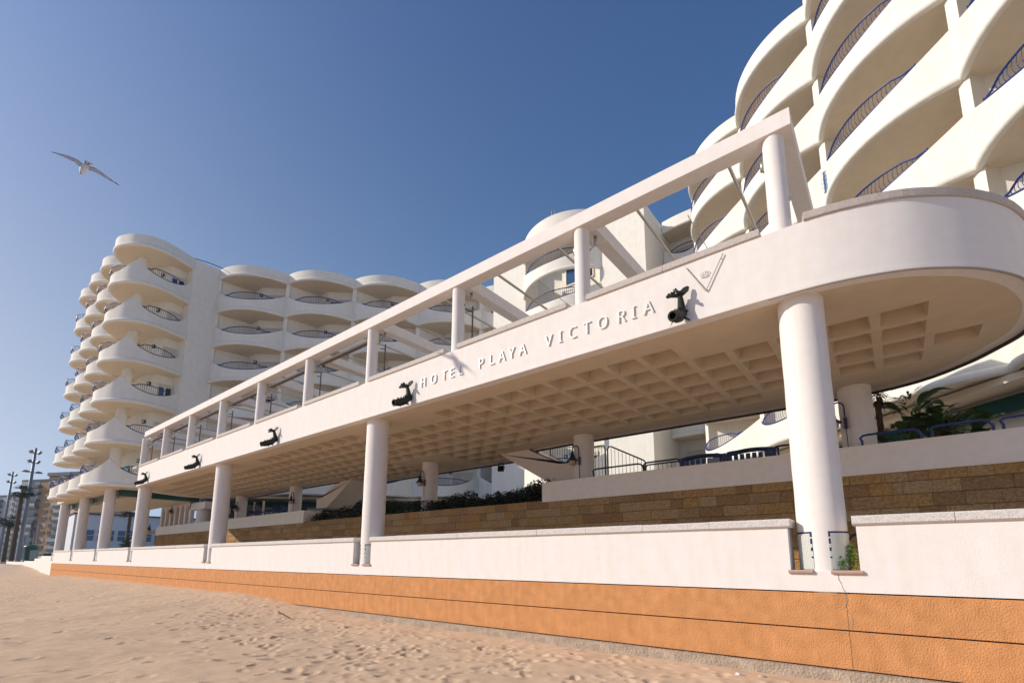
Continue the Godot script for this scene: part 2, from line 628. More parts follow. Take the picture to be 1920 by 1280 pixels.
func build_sea_wall() -> void:
	var w := thing("sea_wall", P(-20, -1.8, 8.4), "long white and orange sea wall with notches round the columns", "wall")
	# white band, notched at each column
	var edges := []
	var x0 := 4.0
	for c in COLUMNS:
		var st := tool()
		block(st, c + 0.46, x0, -0.495, 0.46, 8.40, 8.80)
		part("white_panel", done(st), M.terrace_white, w)
		edges.append([c + 0.46, x0])
		st = tool()
		block(st, c - 0.42, c + 0.46, -0.495, -0.20, 8.40, 8.80)
		part("white_panel", done(st), M.terrace_white, w)
		x0 = c - 0.42
		# two stone sills
		for s in [[c - 0.45, c - 0.125], [c + 0.105, c + 0.49]]:
			st = tool()
			chamfered(st, s[0], s[1], -0.235, -0.185, 8.355, 8.80, 0.012)
			part("sill", done(st), M.pink_stone, w)
	var last := tool()
	block(last, x0 - 0.02, x0, -0.495, 0.46, 8.40, 8.80)
	part("white_panel", done(last), M.terrace_white, w)
	# coping stones
	for e in edges:
		var n := maxi(2, roundi((e[1] - e[0]) / 1.25))
		var a: float = e[0] - 0.045
		var b: float = e[1] + (0.045 if e[1] < 3.0 else 0.0)
		for i in n:
			var p := lerpf(a, b, float(i) / n) + 0.003
			var q := lerpf(a, b, float(i + 1) / n) - 0.003
			var st := tool()
			chamfered(st, p, q, 0.46, 0.595 + rng.randf_range(-0.003, 0.003), 8.355 + rng.randf_range(-0.004, 0.004), 8.86, 0.022)
			part("coping_stone", done(st), M.pale_granite, w)
	# orange base: two courses of rendered panels with open joints, and a rough footing
	var joints := [4.0, -0.66, -8.41, -11.1, -19.36, -24.83, -30.0, -37.0, -44.5, -52.0, -59.3]
	for i in joints.size() - 1:
		for row in 2:
			var st := tool()
			var top: float = -0.515 if row == 0 else -1.040
			var low: float = -1.022 if row == 0 else -1.56
			chamfered(st, joints[i + 1] + 0.0025, joints[i] - 0.0025, low, top, 8.418 + rng.randf_range(-0.002, 0.002), 8.80, 0.006)
			part("orange_panel", done(st), M.ochre, w)
	var st := tool()
	block(st, -59.3, 4.0, -1.56, -0.495, 8.46, 8.78)
	part("joint_backing", done(st), M.dark_brown, w)
	st = tool()
	var seg := 140
	for i in seg:
		var a := lerpf(4.0, -59.3, float(i) / seg)
		var b := lerpf(4.0, -59.3, float(i + 1) / seg)
		var da := 8.375 + 0.02 * sin(a * 7.3) * sin(a * 2.1)
		var db := 8.375 + 0.02 * sin(b * 7.3) * sin(b * 2.1)
		quad(st, P(b, -2.2, db - 0.03), P(b, -1.585, db), P(a, -1.585, da), P(a, -2.2, da - 0.03))
		quad(st, P(b, -1.585, db), P(b, -1.575, 8.47), P(a, -1.575, 8.47), P(a, -1.585, da))
	part("footing", done(st), M.concrete, w)
	# crack and stains below the near column
	st = tool()
	var cx := -0.72
	var h := -0.24
	while h > -1.0:
		var nx := cx + rng.randf_range(-0.03, 0.035)
		var nh := h - rng.randf_range(0.03, 0.07)
		var d := 8.3985 if h > -0.49 else 8.4155
		tube(st, [P(cx, h, d), P(nx, nh, d)], rng.randf_range(0.002, 0.006), 5)
		cx = nx
		h = nh
	part("crack", done(st), M.drip_grey, w)
	# return wall that steps down into the sand at the far end
	var r := thing("ramp_wall", P(-62, -1.2, 9), "low white wall stepping down into the sand at the far corner", "wall")
	st = tool()
	for e in [[-65.0, -59.32, 0.14, 8.44], [-68.5, -64.99, -0.10, 8.46], [-75.0, -68.49, -0.36, 8.48]]:
		chamfered(st, e[0], e[1], -2.2, e[2], e[3], 8.85, 0.02)
	part("wall", done(st), M.hotel_white, r)
	st = tool()
	block(st, -96.0, -76.0, -1.4, -0.52, 9.2, 9.5)
	lone("kerb_wall", st, M.hotel_white, "low white kerb wall beside the green kiosk, beyond the dune", "wall")


# ---------------------------------------------------------------- the raised terrace on its columns
const DECK := 4.223
var outline: PackedVector2Array        # plan of the deck as (x, d)


func deck_outline() -> PackedVector2Array:
	var right := smooth_path([Vector2(-2.6, 8.27), Vector2(-1.3, 8.27), Vector2(-0.4, 8.33), Vector2(0.41, 8.56), Vector2(0.95, 8.88), Vector2(1.45, 9.32), Vector2(1.93, 10.0), Vector2(2.27, 10.9), Vector2(2.36, 11.7), Vector2(2.28, 12.46), Vector2(1.99, 13.1), Vector2(1.58, 13.76), Vector2(0.81, 14.5), Vector2(-0.31, 14.88), Vector2(-2.1, 14.97), Vector2(-4.0, 14.98)], 4)
	var left := smooth_path([Vector2(-30.0, 14.77), Vector2(-34.0, 14.78), Vector2(-36.1, 14.75), Vector2(-37.8, 14.2), Vector2(-38.85, 13.3), Vector2(-39.4, 12.1), Vector2(-39.1, 10.9), Vector2(-38.3, 9.6), Vector2(-37.2, 8.75), Vector2(-36.3, 8.38), Vector2(-35.6, 8.28), Vector2(-34.5, 8.27), Vector2(-33.0, 8.27)], 4)
	var out := PackedVector2Array()
	for p in right: out.append(p)
	for p in [Vector2(-9.2, 14.98), Vector2(-11.0, 15.05), Vector2(-11.6, 16.28), Vector2(-23.9, 16.28), Vector2(-24.6, 14.77)]: out.append(p)
	for p in left: out.append(p)
	return out


func inset(poly: PackedVector2Array, by: float) -> PackedVector2Array:
	var r := Geometry2D.offset_polygon(poly, by, Geometry2D.JOIN_ROUND)
	return r[0] if r.size() else poly


func plan(poly: PackedVector2Array) -> PackedVector2Array:
	var out := PackedVector2Array()
	for p in poly: out.append(Vector2(p.x, -p.y))
	return out


func build_terrace() -> void:
	outline = deck_outline()
	var t := thing("raised_terrace", P(-18, -0.6, 11.5), "long white raised terrace on round columns with a coffered underside", "terrace")
	# soffit: a grid of 0.82 m coffers, solid round the columns and along the edges
	var st := tool()
	var cell := 0.82
	var gx := -4.107
	var gd := 9.836
	var backs := [-0.5, -8.41, -16.45, -28.56, -36.13]
	var room := inset(outline, -0.62)
	var rows := {}
	for i in range(0, 8):
		rows[i] = []
		for j in range(-43, 8):
			var xa := gx + (j - 1) * cell + 0.15
			var xb := gx + j * cell
			var da := gd + (i - 1) * cell + 0.15
			var db := gd + i * cell
			var ok := true
			for c in [Vector2(xa, da), Vector2(xb, da), Vector2(xb, db), Vector2(xa, db)]:
				if not Geometry2D.is_point_in_polygon(c, room): ok = false
			for c in COLUMNS.slice(0, 4):
				if i == 0 and absf((xa + xb) / 2 - c) < 2.35: ok = false
			for c in backs:
				if i >= 5 and absf((xa + xb) / 2 - c) < 1.5: ok = false
			if ok: rows[i].append([xa, xb, da, db])
	var y := DECK + EYE
	for i in range(-3, 9):
		# the rib between rows, then the row itself split round its coffers
		var da := gd + (i - 1) * cell
		_soffit_strip(st, -45.0, 10.0, da, da + 0.15, y)
		var from := -45.0
		if rows.has(i):
			for c in rows[i]:
				_soffit_strip(st, from, c[0], da + 0.15, da + cell, y)
				from = c[1]
		_soffit_strip(st, from, 10.0, da + 0.15, da + cell, y)
	var n_coffers := 0
	for i in rows:
		for c in rows[i]:
			n_coffers += 1
			var k := 0.045
			var up := DECK + 0.26
			var lo := [P(c[0], DECK, c[2]), P(c[1], DECK, c[2]), P(c[1], DECK, c[3]), P(c[0], DECK, c[3])]
			var hi := [P(c[0] + k, up, c[2] + k), P(c[1] - k, up, c[2] + k), P(c[1] - k, up, c[3] - k), P(c[0] + k, up, c[3] - k)]
			for s in 4:
				var s2 := (s + 1) % 4
				quad(st, lo[s], hi[s], hi[s2], lo[s2])
			quad(st, hi[0], hi[3], hi[2], hi[1])
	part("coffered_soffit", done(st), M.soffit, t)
	# deck, parapet and the drip edge below it
	st = tool()
	prism(st, plan(inset(outline, -0.06)), DECK + 0.30 + EYE, DECK + 0.42 + EYE)
	part("deck", done(st), M.paving, t)
	st = tool()
	_ring(st, outline, 0.0, -0.24, DECK - 0.002, 5.37)
	part("parapet", done(st), M.terrace_white, t)
	st = tool()
	_ring(st, outline, 0.018, -0.03, DECK - 0.012, DECK + 0.05)
	part("drip_edge", done(st), M.terrace_white, t)
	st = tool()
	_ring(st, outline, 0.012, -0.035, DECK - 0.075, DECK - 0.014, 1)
	part("drip_strip", done(st), M.dark_brown, t)  # dark brown strip hanging below the deck along its back edge
	st = tool()
	_ring(st, outline, 0.020, -0.02, DECK - 0.03, DECK - 0.014, 2)
	part("drip_strip", done(st), M.drip_grey, t)
	# coping: two stones in each bay between pergola columns, then a run of curved stones round the right end
	var bays := []
	for i in 9:
		bays.append([PERGOLA_X - (i + 1) * PERGOLA_STEP + 0.20, PERGOLA_X - i * PERGOLA_STEP - 0.30])
	bays.append([-37.0, PERGOLA_X - 9 * PERGOLA_STEP - 0.3])
	for b in bays:
		for k in 2:
			var p: float = lerpf(b[0], b[1], k / 2.0) + 0.003
			var q: float = lerpf(b[0], b[1], (k + 1) / 2.0) - 0.003
			st = tool()
			chamfered(st, p, q, 5.37, 5.515, 8.235, 8.63, 0.016)
			part("coping_stone", done(st), M.granite, t)
	var line := []
	for p in outline:
		if p.x > -0.75 and p.y < 14.9: line.append(p)
	line.push_front(Vector2(-0.70, 8.285))
	var per := 7
	for s in range(0, line.size() - 1, per):
		st = tool()
		for k in range(s, mini(s + per, line.size() - 1)):
			var a: Vector2 = line[k]
			var b: Vector2 = line[k + 1]
			if k == s: a = a.lerp(b, 0.02)
			var na := _outward(line, k)
			var nb := _outward(line, k + 1)
			var q := []
			for e in [[a + na * 0.035, 5.385], [a + na * 0.035, 5.50], [a + na * 0.02, 5.515], [a - na * 0.36, 5.515], [a - na * 0.36, 5.37], [a + na * 0.02, 5.372]]:
				q.append(P(e[0].x, e[1], e[0].y))
			for e in [[b + nb * 0.035, 5.385], [b + nb * 0.035, 5.50], [b + nb * 0.02, 5.515], [b - nb * 0.36, 5.515], [b - nb * 0.36, 5.37], [b + nb * 0.02, 5.372]]:
				q.append(P(e[0].x, e[1], e[0].y))
			for e in 6:
				var f := (e + 1) % 6
				quad(st, q[e], q[f], q[6 + f], q[6 + e])
			if k == s:
				quad(st, q[0], q[3], q[2], q[1])
				quad(st, q[0], q[5], q[4], q[3])
		part("coping_stone", done(st), M.granite, t)
	# columns
	for c in COLUMNS.slice(0, 4):
		_column(t, c, COL_D, 0.335, -0.7, DECK + 0.002)
		_mosaic(t, c)
	for c in backs:
		_column(t, c, 14.3, 0.36, 1.6, DECK + 0.002)


func _column(parent: Node3D, x: float, d: float, r: float, h0: float, h1: float) -> void:
	var st := tool()
	var prof := []
	var n := 14
	for i in n + 1:
		prof.append([r * (1.0 + 0.008 * sin(i * 2.4 + x)), lerpf(h0, h1, float(i) / n) + EYE])
	lathe(st, Vector3(x, 0, -d), prof, 40)
	part("column", done(st), M.terrace_white, parent)


# little square tiles cladding both cheeks of a column's foot, edged in dark blue
func _mosaic(parent: Node3D, x: float) -> void:
	var white := tool()
	var blue := tool()
	var back := tool()
	var r := 0.341
	for side in [-1.0, 1.0]:
		var a0 := asin(0.12 / r)
		var n := 30
		var step := 0.0265 / r
		for i in n:
			var a: float = side * (a0 + i * step) - PI / 2.0
			for row in 21:
				var h := 0.375 - row * 0.0265
				if h < -0.19: continue
				var is_blue: bool = row == 0 or (i == 0 and row in [1, 2, 4, 5, 6, 9, 10, 14])
				var at := Vector3(x + cos(a) * r, h + EYE, -(COL_D + sin(a) * r))
				var nrm := Vector3(cos(a), 0, -sin(a))
				var b := Basis(Vector3.UP.cross(nrm).normalized(), Vector3.UP, nrm)
				box_t(blue if is_blue else white, Transform3D(b, at), Vector3(0.0245, 0.0245, 0.005 if is_blue else 0.004))
		for i in 16:
			var a: float = side * (a0 + i * step * 1.9) - PI / 2.0
			var b: float = side * (a0 + (i + 1) * step * 1.9) - PI / 2.0
			var q := r - 0.002
			quad(back, Vector3(x + cos(a) * q, EYE - 0.19, -(COL_D + sin(a) * q)), Vector3(x + cos(a) * q, EYE + 0.385, -(COL_D + sin(a) * q)), Vector3(x + cos(b) * q, EYE + 0.385, -(COL_D + sin(b) * q)), Vector3(x + cos(b) * q, EYE - 0.19, -(COL_D + sin(b) * q)))
	tag(part("white_mosaic", done(white), M.tile_white, parent), "", "", "", "stuff")
	tag(part("blue_mosaic", done(blue), M.tile_blue, parent), "", "", "", "stuff")
	part("grout", done(back), M.grout, parent)


func _outward(line: Array, k: int) -> Vector2:
	var d: Vector2 = (line[mini(k + 1, line.size() - 1)] - line[maxi(k - 1, 0)]).normalized()
	return Vector2(d.y, -d.x)


func _soffit_strip(st: SurfaceTool, x0: float, x1: float, d0: float, d1: float, y: float) -> void:
	if x1 - x0 < 0.001: return
	for poly in Geometry2D.intersect_polygons(outline, PackedVector2Array([Vector2(x0, d0), Vector2(x1, d0), Vector2(x1, d1), Vector2(x0, d1)])):
		flat_poly(st, plan(poly), y, false)


# a wall following a closed outline between two offsets (outward positive) and two heights
func _ring(st: SurfaceTool, poly: PackedVector2Array, off_out: float, off_in: float, h0: float, h1: float, keep := 0) -> void:
	var n := poly.size()
	var a := []
	var b := []
	for i in n:
		var d := (poly[(i + 1) % n] - poly[(i + n - 1) % n]).normalized()
		var o := Vector2(d.y, -d.x)
		a.append(poly[i] + o * off_out)
		b.append(poly[i] + o * off_in)
	st.set_smooth_group(-1)
	for i in n:
		var j := (i + 1) % n
		if keep == 1 and not (minf(poly[i].y, poly[j].y) > 11.6 and minf(poly[i].x, poly[j].x) > -36.5): continue
		if keep == 2 and not (maxf(poly[i].y, poly[j].y) <= 11.8 and minf(poly[i].x, poly[j].x) > -1.5): continue
		st.set_smooth_group(1)
		quad(st, P(a[i].x, h0, a[i].y), P(a[i].x, h1, a[i].y), P(a[j].x, h1, a[j].y), P(a[j].x, h0, a[j].y))
		st.set_smooth_group(2)
		quad(st, P(b[j].x, h0, b[j].y), P(b[j].x, h1, b[j].y), P(b[i].x, h1, b[i].y), P(b[i].x, h0, b[i].y))
		st.set_smooth_group(-1)
		quad(st, P(a[i].x, h1, a[i].y), P(b[i].x, h1, b[i].y), P(b[j].x, h1, b[j].y), P(a[j].x, h1, a[j].y))
		quad(st, P(a[j].x, h0, a[j].y), P(b[j].x, h0, b[j].y), P(b[i].x, h0, b[i].y), P(a[i].x, h0, a[i].y))


# ---------------------------------------------------------------- ashlar wall and white band behind the columns
func build_stone_wall() -> void:
	var w := thing("stone_wall", P(-24, -0.6, 13.35), "brown ashlar stone retaining wall behind the columns", "wall")
	var st := tool()
	block(st, -50.0, 6.0, -0.7, 1.90, 13.40, 13.8)
	part("mortar", done(st), M.mortar, w)
	var far := tool()
	var low := tool()
	M.stone3.vertex_color_use_as_albedo = false
	var mixed: StandardMaterial3D = M.stone3.duplicate()
	mixed.vertex_color_use_as_albedo = true
	for row in 9:
		var top := 1.93 - row * 0.283
		if top < -0.6: break
		var x := 6.0 - rng.randf() * 0.5
		while x > -50.0:
			var len_ := rng.randf_range(0.34, 0.92)
			if rng.randf() < 0.18: len_ *= 0.5
			var c := rng.randf_range(-0.006, 0.012)
			if row < 4 and x > -36.0 and x < 3.2:
				var s := tool()
				chamfered(s, x - len_ + 0.006, x, top - 0.274, top, 13.352 - c, 13.45, 0.012)
				part("stone", done(s), M["stone%d" % rng.randi_range(0, 5)], w)
			elif row < 4:
				far.set_color(Color(1, 1, 1) * rng.randf_range(0.65, 1.15))
				chamfered(far, x - len_ + 0.006, x, top - 0.274, top, 13.352 - c, 13.45, 0.012)
			else:
				low.set_color(Color(1, 1, 1) * rng.randf_range(0.65, 1.15))
				chamfered(low, x - len_ + 0.006, x, top - 0.274, top, 13.352 - c, 13.45, 0.012)
			x -= len_
	tag(part("far_stones", done(far), mixed, w), "", "", "", "stuff")
	tag(part("low_stones", done(low), mixed, w), "", "", "", "stuff")
	st = tool()
	block(st, -3.0, 6.0, 1.87, 2.52, 13.28, 13.52)
	block(st, -9.28, -3.0, 1.87, 2.52, 13.281, 13.519)
	part("white_band", done(st), M.band_white, w)
	st = tool()
	block(st, -9.30, 6.0, 2.52, 2.545, 13.26, 13.54)
	block(st, -9.30, 6.0, 1.895, 1.93, 13.265, 13.30)
	part("band_trim", done(st), M.band_white, w)
	st = tool()
	block(st, -50.2, -25.72, 1.87, 2.55, 13.28, 13.52)
	block(st, -50.22, -25.70, 1.87, 1.90, 13.262, 13.30)
	part("white_band", done(st), M.hotel_white, w)
	st = tool()
	block(st, -25.72, -25.5, 1.87, 2.55, 13.28, 17.0)
	block(st, -9.5, -9.28, 1.87, 2.52, 13.28, 17.0)
	part("band_end", done(st), M.band_white, w)
	# upper terrace floor and the planted strip between the bands
	st = tool()
	for r in [[-9.4, 40.0, 13.5, 60.0, 2.30], [-60.0, -25.6, 13.5, 30.0, 2.30], [-60.0, -9.4, 16.9, 60.0, 2.302], [-25.6, -9.4, 13.8, 16.95, 1.86]]:
		quad(st, P(r[0], r[4], r[2]), P(r[0], r[4], r[3]), P(r[1], r[4], r[3]), P(r[1], r[4], r[2]))
	ground_piece("terrace_floor", done(st), M.paving)


# ---------------------------------------------------------------- scalloped balconies
# One balcony in a wing's own axes: pts is the outer edge in plan (x, z out), left to right; tops the height of the parapet there;
# inner the back edge, right to left. Heights are above the underside of the rim.
func balcony_mesh(pts: Array, tops: Array, inner: Array) -> ArrayMesh:
	var st := tool()
	var n := pts.size()
	var out := []
	for i in n:
		var d: Vector2 = (pts[mini(i + 1, n - 1)] - pts[maxi(i - 1, 0)]).normalized()
		out.append(Vector2(-d.y, d.x))
	# rim: a half-round moulding, a shadow groove each side of it
	var prof := [[-0.13, 0.035], [-0.10, 0.035], [-0.085, 0.0], [-0.03, 0.0]]
	for k in 7:
		var a := -PI / 2 + PI * k / 6.0
		prof.append([0.0 + 0.085 * cos(a), 0.135 + 0.135 * sin(a)])
	prof.append([-0.012, 0.272])
	prof.append([-0.012, 0.288])
	prof.append([0.0, 0.290])
	st.set_smooth_group(0)
	for i in n - 1:
		for k in prof.size() - 1:
			st.set_smooth_group(1 if k >= 4 and k < 10 else 2 + k)
			quad(st, _off(pts, out, i, prof[k][0], prof[k][1]), _off(pts, out, i, prof[k + 1][0], prof[k + 1][1]), _off(pts, out, i + 1, prof[k + 1][0], prof[k + 1][1]), _off(pts, out, i + 1, prof[k][0], prof[k][1]))
		st.set_smooth_group(30)
		quad(st, _off(pts, out, i, 0.0, 0.29), _off(pts, out, i, 0.0, tops[i]), _off(pts, out, i + 1, 0.0, tops[i + 1]), _off(pts, out, i + 1, 0.0, 0.29))
		st.set_smooth_group(31)
		quad(st, _off(pts, out, i + 1, -0.15, 0.20), _off(pts, out, i + 1, -0.15, tops[i + 1]), _off(pts, out, i, -0.15, tops[i]), _off(pts, out, i, -0.15, 0.20))
		st.set_smooth_group(-1)
		quad(st, _off(pts, out, i, 0.0, tops[i]), _off(pts, out, i, -0.15, tops[i]), _off(pts, out, i + 1, -0.15, tops[i + 1]), _off(pts, out, i + 1, 0.0, tops[i + 1]))
	for e in [0, n - 1]:
		quad(st, _off(pts, out, e, 0.0, 0.0), _off(pts, out, e, 0.0, tops[e]), _off(pts, out, e, -0.15, tops[e]), _off(pts, out, e, -0.15, 0.0))
	st.set_smooth_group(-1)
	var poly := PackedVector2Array()
	for i in n:
		poly.append(pts[i] + out[i] * -0.10)
	for p in inner: poly.append(p)
	flat_poly(st, poly, 0.24, true)
	return done(st)


func _off(pts: Array, out: Array, i: int, off: float, h: float) -> Vector3:
	var p: Vector2 = pts[i] + out[i] * off
	return Vector3(p.x, h, p.y)


func soffit_mesh(pts: Array, inner: Array) -> ArrayMesh:
	var st := tool()
	var poly := PackedVector2Array()
	var n := pts.size()
	for i in n:
		var d: Vector2 = (pts[mini(i + 1, n - 1)] - pts[maxi(i - 1, 0)]).normalized()
		poly.append(pts[i] + Vector2(-d.y, d.x) * -0.115)
	for p in inner: poly.append(p)
	flat_poly(st, poly, 0.036, false)
	return done(st)


# railing in the dip of the parapet between two points of the edge
func railing_mesh(pts: Array, tops: Array, level: float) -> ArrayMesh:
	var st := tool()
	var run := []
	for i in pts.size():
		if tops[i] < level:
			run.append(i)
		elif run.size() > 2:
			_rail_span(st, pts, tops, level, run)
			run = []
		else:
			run = []
	if run.size() > 2:
		_rail_span(st, pts, tops, level, run)
	return done(st)


func _rail_span(st: SurfaceTool, pts: Array, tops: Array, level: float, run: Array) -> void:
	var low := []
	var high := []
	for j in run.size():
		var i: int = run[j]
		var f := float(j) / (run.size() - 1)
		var p: Vector2 = pts[i]
		var d: Vector2 = (pts[mini(i + 1, pts.size() - 1)] - pts[maxi(i - 1, 0)]).normalized()
		var o := Vector2(-d.y, d.x)
		var a := p + o * -0.03
		var b := p + o * (-0.03 + 0.05 * sin(PI * f))
		low.append(Vector3(a.x, tops[i] + 0.035, a.y))
		high.append(Vector3(b.x, lerpf(tops[i] + 0.05, level + 0.11 * sin(PI * f), smoothstep(0.0, 0.16, f) * smoothstep(1.0, 0.84, f)), b.y))
	tube(st, low, 0.036, 6)
	tube(st, high, 0.032, 6)
	# end loops
	for e in [0, -1]:
		tube(st, [low[e], low[e] + Vector3(0, 0.05, 0.03), high[e] + Vector3(0, 0.03, 0.0)], 0.022, 5)
	var len_ := 0.0
	for j in low.size() - 1:
		len_ += low[j].distance_to(low[j + 1])
	var bars := int(len_ / 0.135)
	for k in range(1, bars):
		var f := float(k) / bars * (low.size() - 1)
		var j := int(f)
		var a: Vector3 = low[j].lerp(low[mini(j + 1, low.size() - 1)], f - j)
		var b: Vector3 = high[j].lerp(high[mini(j + 1, high.size() - 1)], f - j)
		if b.y - a.y < 0.06: continue
		var i: int = run[j]
		var d: Vector2 = (pts[mini(i + 1, pts.size() - 1)] - pts[maxi(i - 1, 0)]).normalized()
		var o := Vector3(-d.y, 0, d.x) * 0.11 * (b.y - a.y)
		tube(st, [a, a.lerp(b, 0.3) + o * 1.5, a.lerp(b, 0.65) + o, b], 0.0105, 4, -1.0, false)


func arc(x0: float, x1: float, sag: float, n := 18) -> Array:
	var half := (x1 - x0) / 2.0
	var r := (half * half + sag * sag) / (2.0 * sag)
	var top := asin(half / r)
	var out := []
	for i in n + 1:
		var a := lerpf(-top, top, float(i) / n)
		out.append(Vector2((x0 + x1) / 2.0 + r * sin(a), r * cos(a) - (r - sag)))
	return out


func dip(n: int, low: float, peak: float) -> Array:
	var out := []
	for i in n:
		var f := 2.0 * i / (n - 1) - 1.0
		out.append(low + (peak - low) * f * f)
	return out


func flat_tops(n: int, h: float) -> Array:
	var out := []
	for i in n: out.append(h)
	return out


const FLOOR := 2.99
const LEVEL0 := 4.78
const LOW := 0.90
const PEAK := 1.93
const RAIL := 1.40


func level(k: int) -> float:
	return LEVEL0 + FLOOR * k


# a sliding window with a roller shutter, standing on the balcony floor between two plan points; state 0 shut, 1 half, 2 open
func window(parent: Node3D, a: Vector2, b: Vector2, h: float, state: int, frame: Transform3D, tall := 2.08) -> void:
	var mid := (a + b) / 2.0
	var w := a.distance_to(b)
	var dir := (b - a).normalized()
	var out := Vector2(-dir.y, dir.x)
	var bas := Basis(Vector3(dir.x, 0, dir.y), Vector3.UP, Vector3(out.x, 0, out.y))
	var here := frame * Transform3D(bas, Vector3(mid.x, h, mid.y))
	var st := tool()
	for e in [[-w / 2 + 0.04, tall / 2, 0.08, tall], [w / 2 - 0.04, tall / 2, 0.08, tall], [0.0, tall - 0.04, w, 0.08], [0.0, 0.05, w, 0.10], [0.0, tall / 2 - 0.1, 0.09, tall - 0.2]]:
		box_t(st, Transform3D(Basis(), Vector3(e[0], e[1], 0.035)), Vector3(e[2], e[3], 0.07 if e[2] > 0.085 else 0.074))
	var f := part("window", done(st), M.frame_white, parent, true, here)
	var shut: float = [tall - 0.2, 0.9, 0.18][state]
	st = tool()
	box_t(st, Transform3D(Basis(), Vector3(0, tall - 0.09 - shut / 2, 0.02)), Vector3(w - 0.15, shut, 0.028))
	part("shutter", done(st), M.shutter, f, false)
	if state > 0:
		var hh := tall - 0.19 - shut
		for s in [-1, 1]:
			st = tool()
			box_t(st, Transform3D(Basis(), Vector3(s * w / 4.0, 0.10 + hh / 2, 0.012)), Vector3(w / 2 - 0.12, hh, 0.012))
			part("pane", done(st), M.curtain_blue if s < 0 else M.dark_glass, f, false)


func plaque(parent: Node3D, at: Vector2, out: Vector2, h: float, frame: Transform3D) -> void:
	var st := tool()
	var side := Vector3(out.y, 0, -out.x)
	var bas := Basis(side, Vector3.UP, Vector3(out.x, 0, out.y))
	box_t(st, Transform3D(bas, Vector3(at.x, h, at.y) + bas.z * 0.05), Vector3(0.24, 0.26, 0.09))
	var p := part("wall_light", done(st), M.plaque, parent, true, frame)
	st = tool()
	lathe(st, Vector3.ZERO, [[0.0, 0.0], [0.07, 0.0], [0.06, 0.03], [0.0, 0.035]], 10)
	var l := part("lamp_disc", done(st), M.frame_white, p, false)
	l.transform = Transform3D(Basis(bas.x, bas.z, -bas.y), Vector3(at.x, h, at.y) + bas.z * 0.095)


# a straight facade of scalloped bays
func scalloped(w: Node3D, frame: Transform3D, bays: Array, bay: float, sag: float, seed_: int, recess: Array, sill: Array) -> void:
	var r := RandomNumberGenerator.new()
	r.seed = seed_
	var pts := arc(0.0, bay, sag)
	var tops := dip(pts.size(), LOW, PEAK)
	var balcony := balcony_mesh(pts, tops, recess)
	var soffit := soffit_mesh(pts, recess)
	var rail := railing_mesh(pts, tops, RAIL)
	var roof := balcony_mesh(pts, flat_tops(pts.size(), 0.92), [Vector2(bay, -2.6), Vector2(0, -2.6)])
	var roof_soffit := soffit_mesh(pts, recess)
	for b in bays:
		var i: int = b[0]
		var k0: int = b[1]
		var k1: int = b[2]
		var here := frame * Transform3D(Basis(), Vector3(i * bay, 0, 0))
		for k in range(k0, k1 + 1):
			var at := here * Transform3D(Basis(), Vector3(0, level(k) + EYE, 0))
			if k == k1:
				var rf := part("roof", roof, M.hotel_white, w, true, at)
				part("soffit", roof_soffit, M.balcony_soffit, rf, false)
				continue
			var o := part("balcony", balcony, M.hotel_white, w, true, at)
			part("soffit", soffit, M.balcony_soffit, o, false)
			part("railing", rail, M.balcony_blue, o, false)
			var q: float = r.randf()
			window(w, sill[0], sill[1], 0.26, 2 if q < 0.5 else (1 if q < 0.65 else 0), at)
			plaque(w, sill[0] - Vector2(0.17, 0.0), Vector2(0.06, 0.998), 2.28, at)
		# the recessed wall of the bay, from the lowest balcony to the roof
		var st := tool()
		var h0 := level(k0) + EYE
		var h1 := level(k1) + EYE + 0.5
		var line := [Vector2(0.0, recess[-1].y)] + _flip(recess) + [Vector2(bay, recess[0].y)]
		for s in line.size() - 1:
			var a: Vector2 = line[s]
			var c: Vector2 = line[s + 1]
			quad(st, Vector3(a.x, h0, a.y), Vector3(a.x, h1, a.y), Vector3(c.x, h1, c.y), Vector3(c.x, h0, c.y))
		part("recessed_wall", done(st), M.hotel_white, w, true, here)
	# a pier at every junction
	var first: Array = bays[0]
	var last: Array = bays[-1]
	for j in range(first[0], last[0] + 2):
		var k1 := -1
		var k0 := 99
		for b in bays:
			if b[0] == j or b[0] == j - 1:
				k1 = maxi(k1, b[2])
				k0 = mini(k0, b[1])
		var st := tool()
		var h0 := level(k0) + EYE + 0.02
		var h1 := level(k1) + EYE + 0.5
		box_t(st, Transform3D(Basis(), Vector3(j * bay, (h0 + h1) / 2, -0.34)), Vector3(0.32, h1 - h0, 0.60))
		part("pier", done(st), M.hotel_white, w, true, frame)


func _flip(a: Array) -> Array:
	var b := a.duplicate()
	b.reverse()
	return b


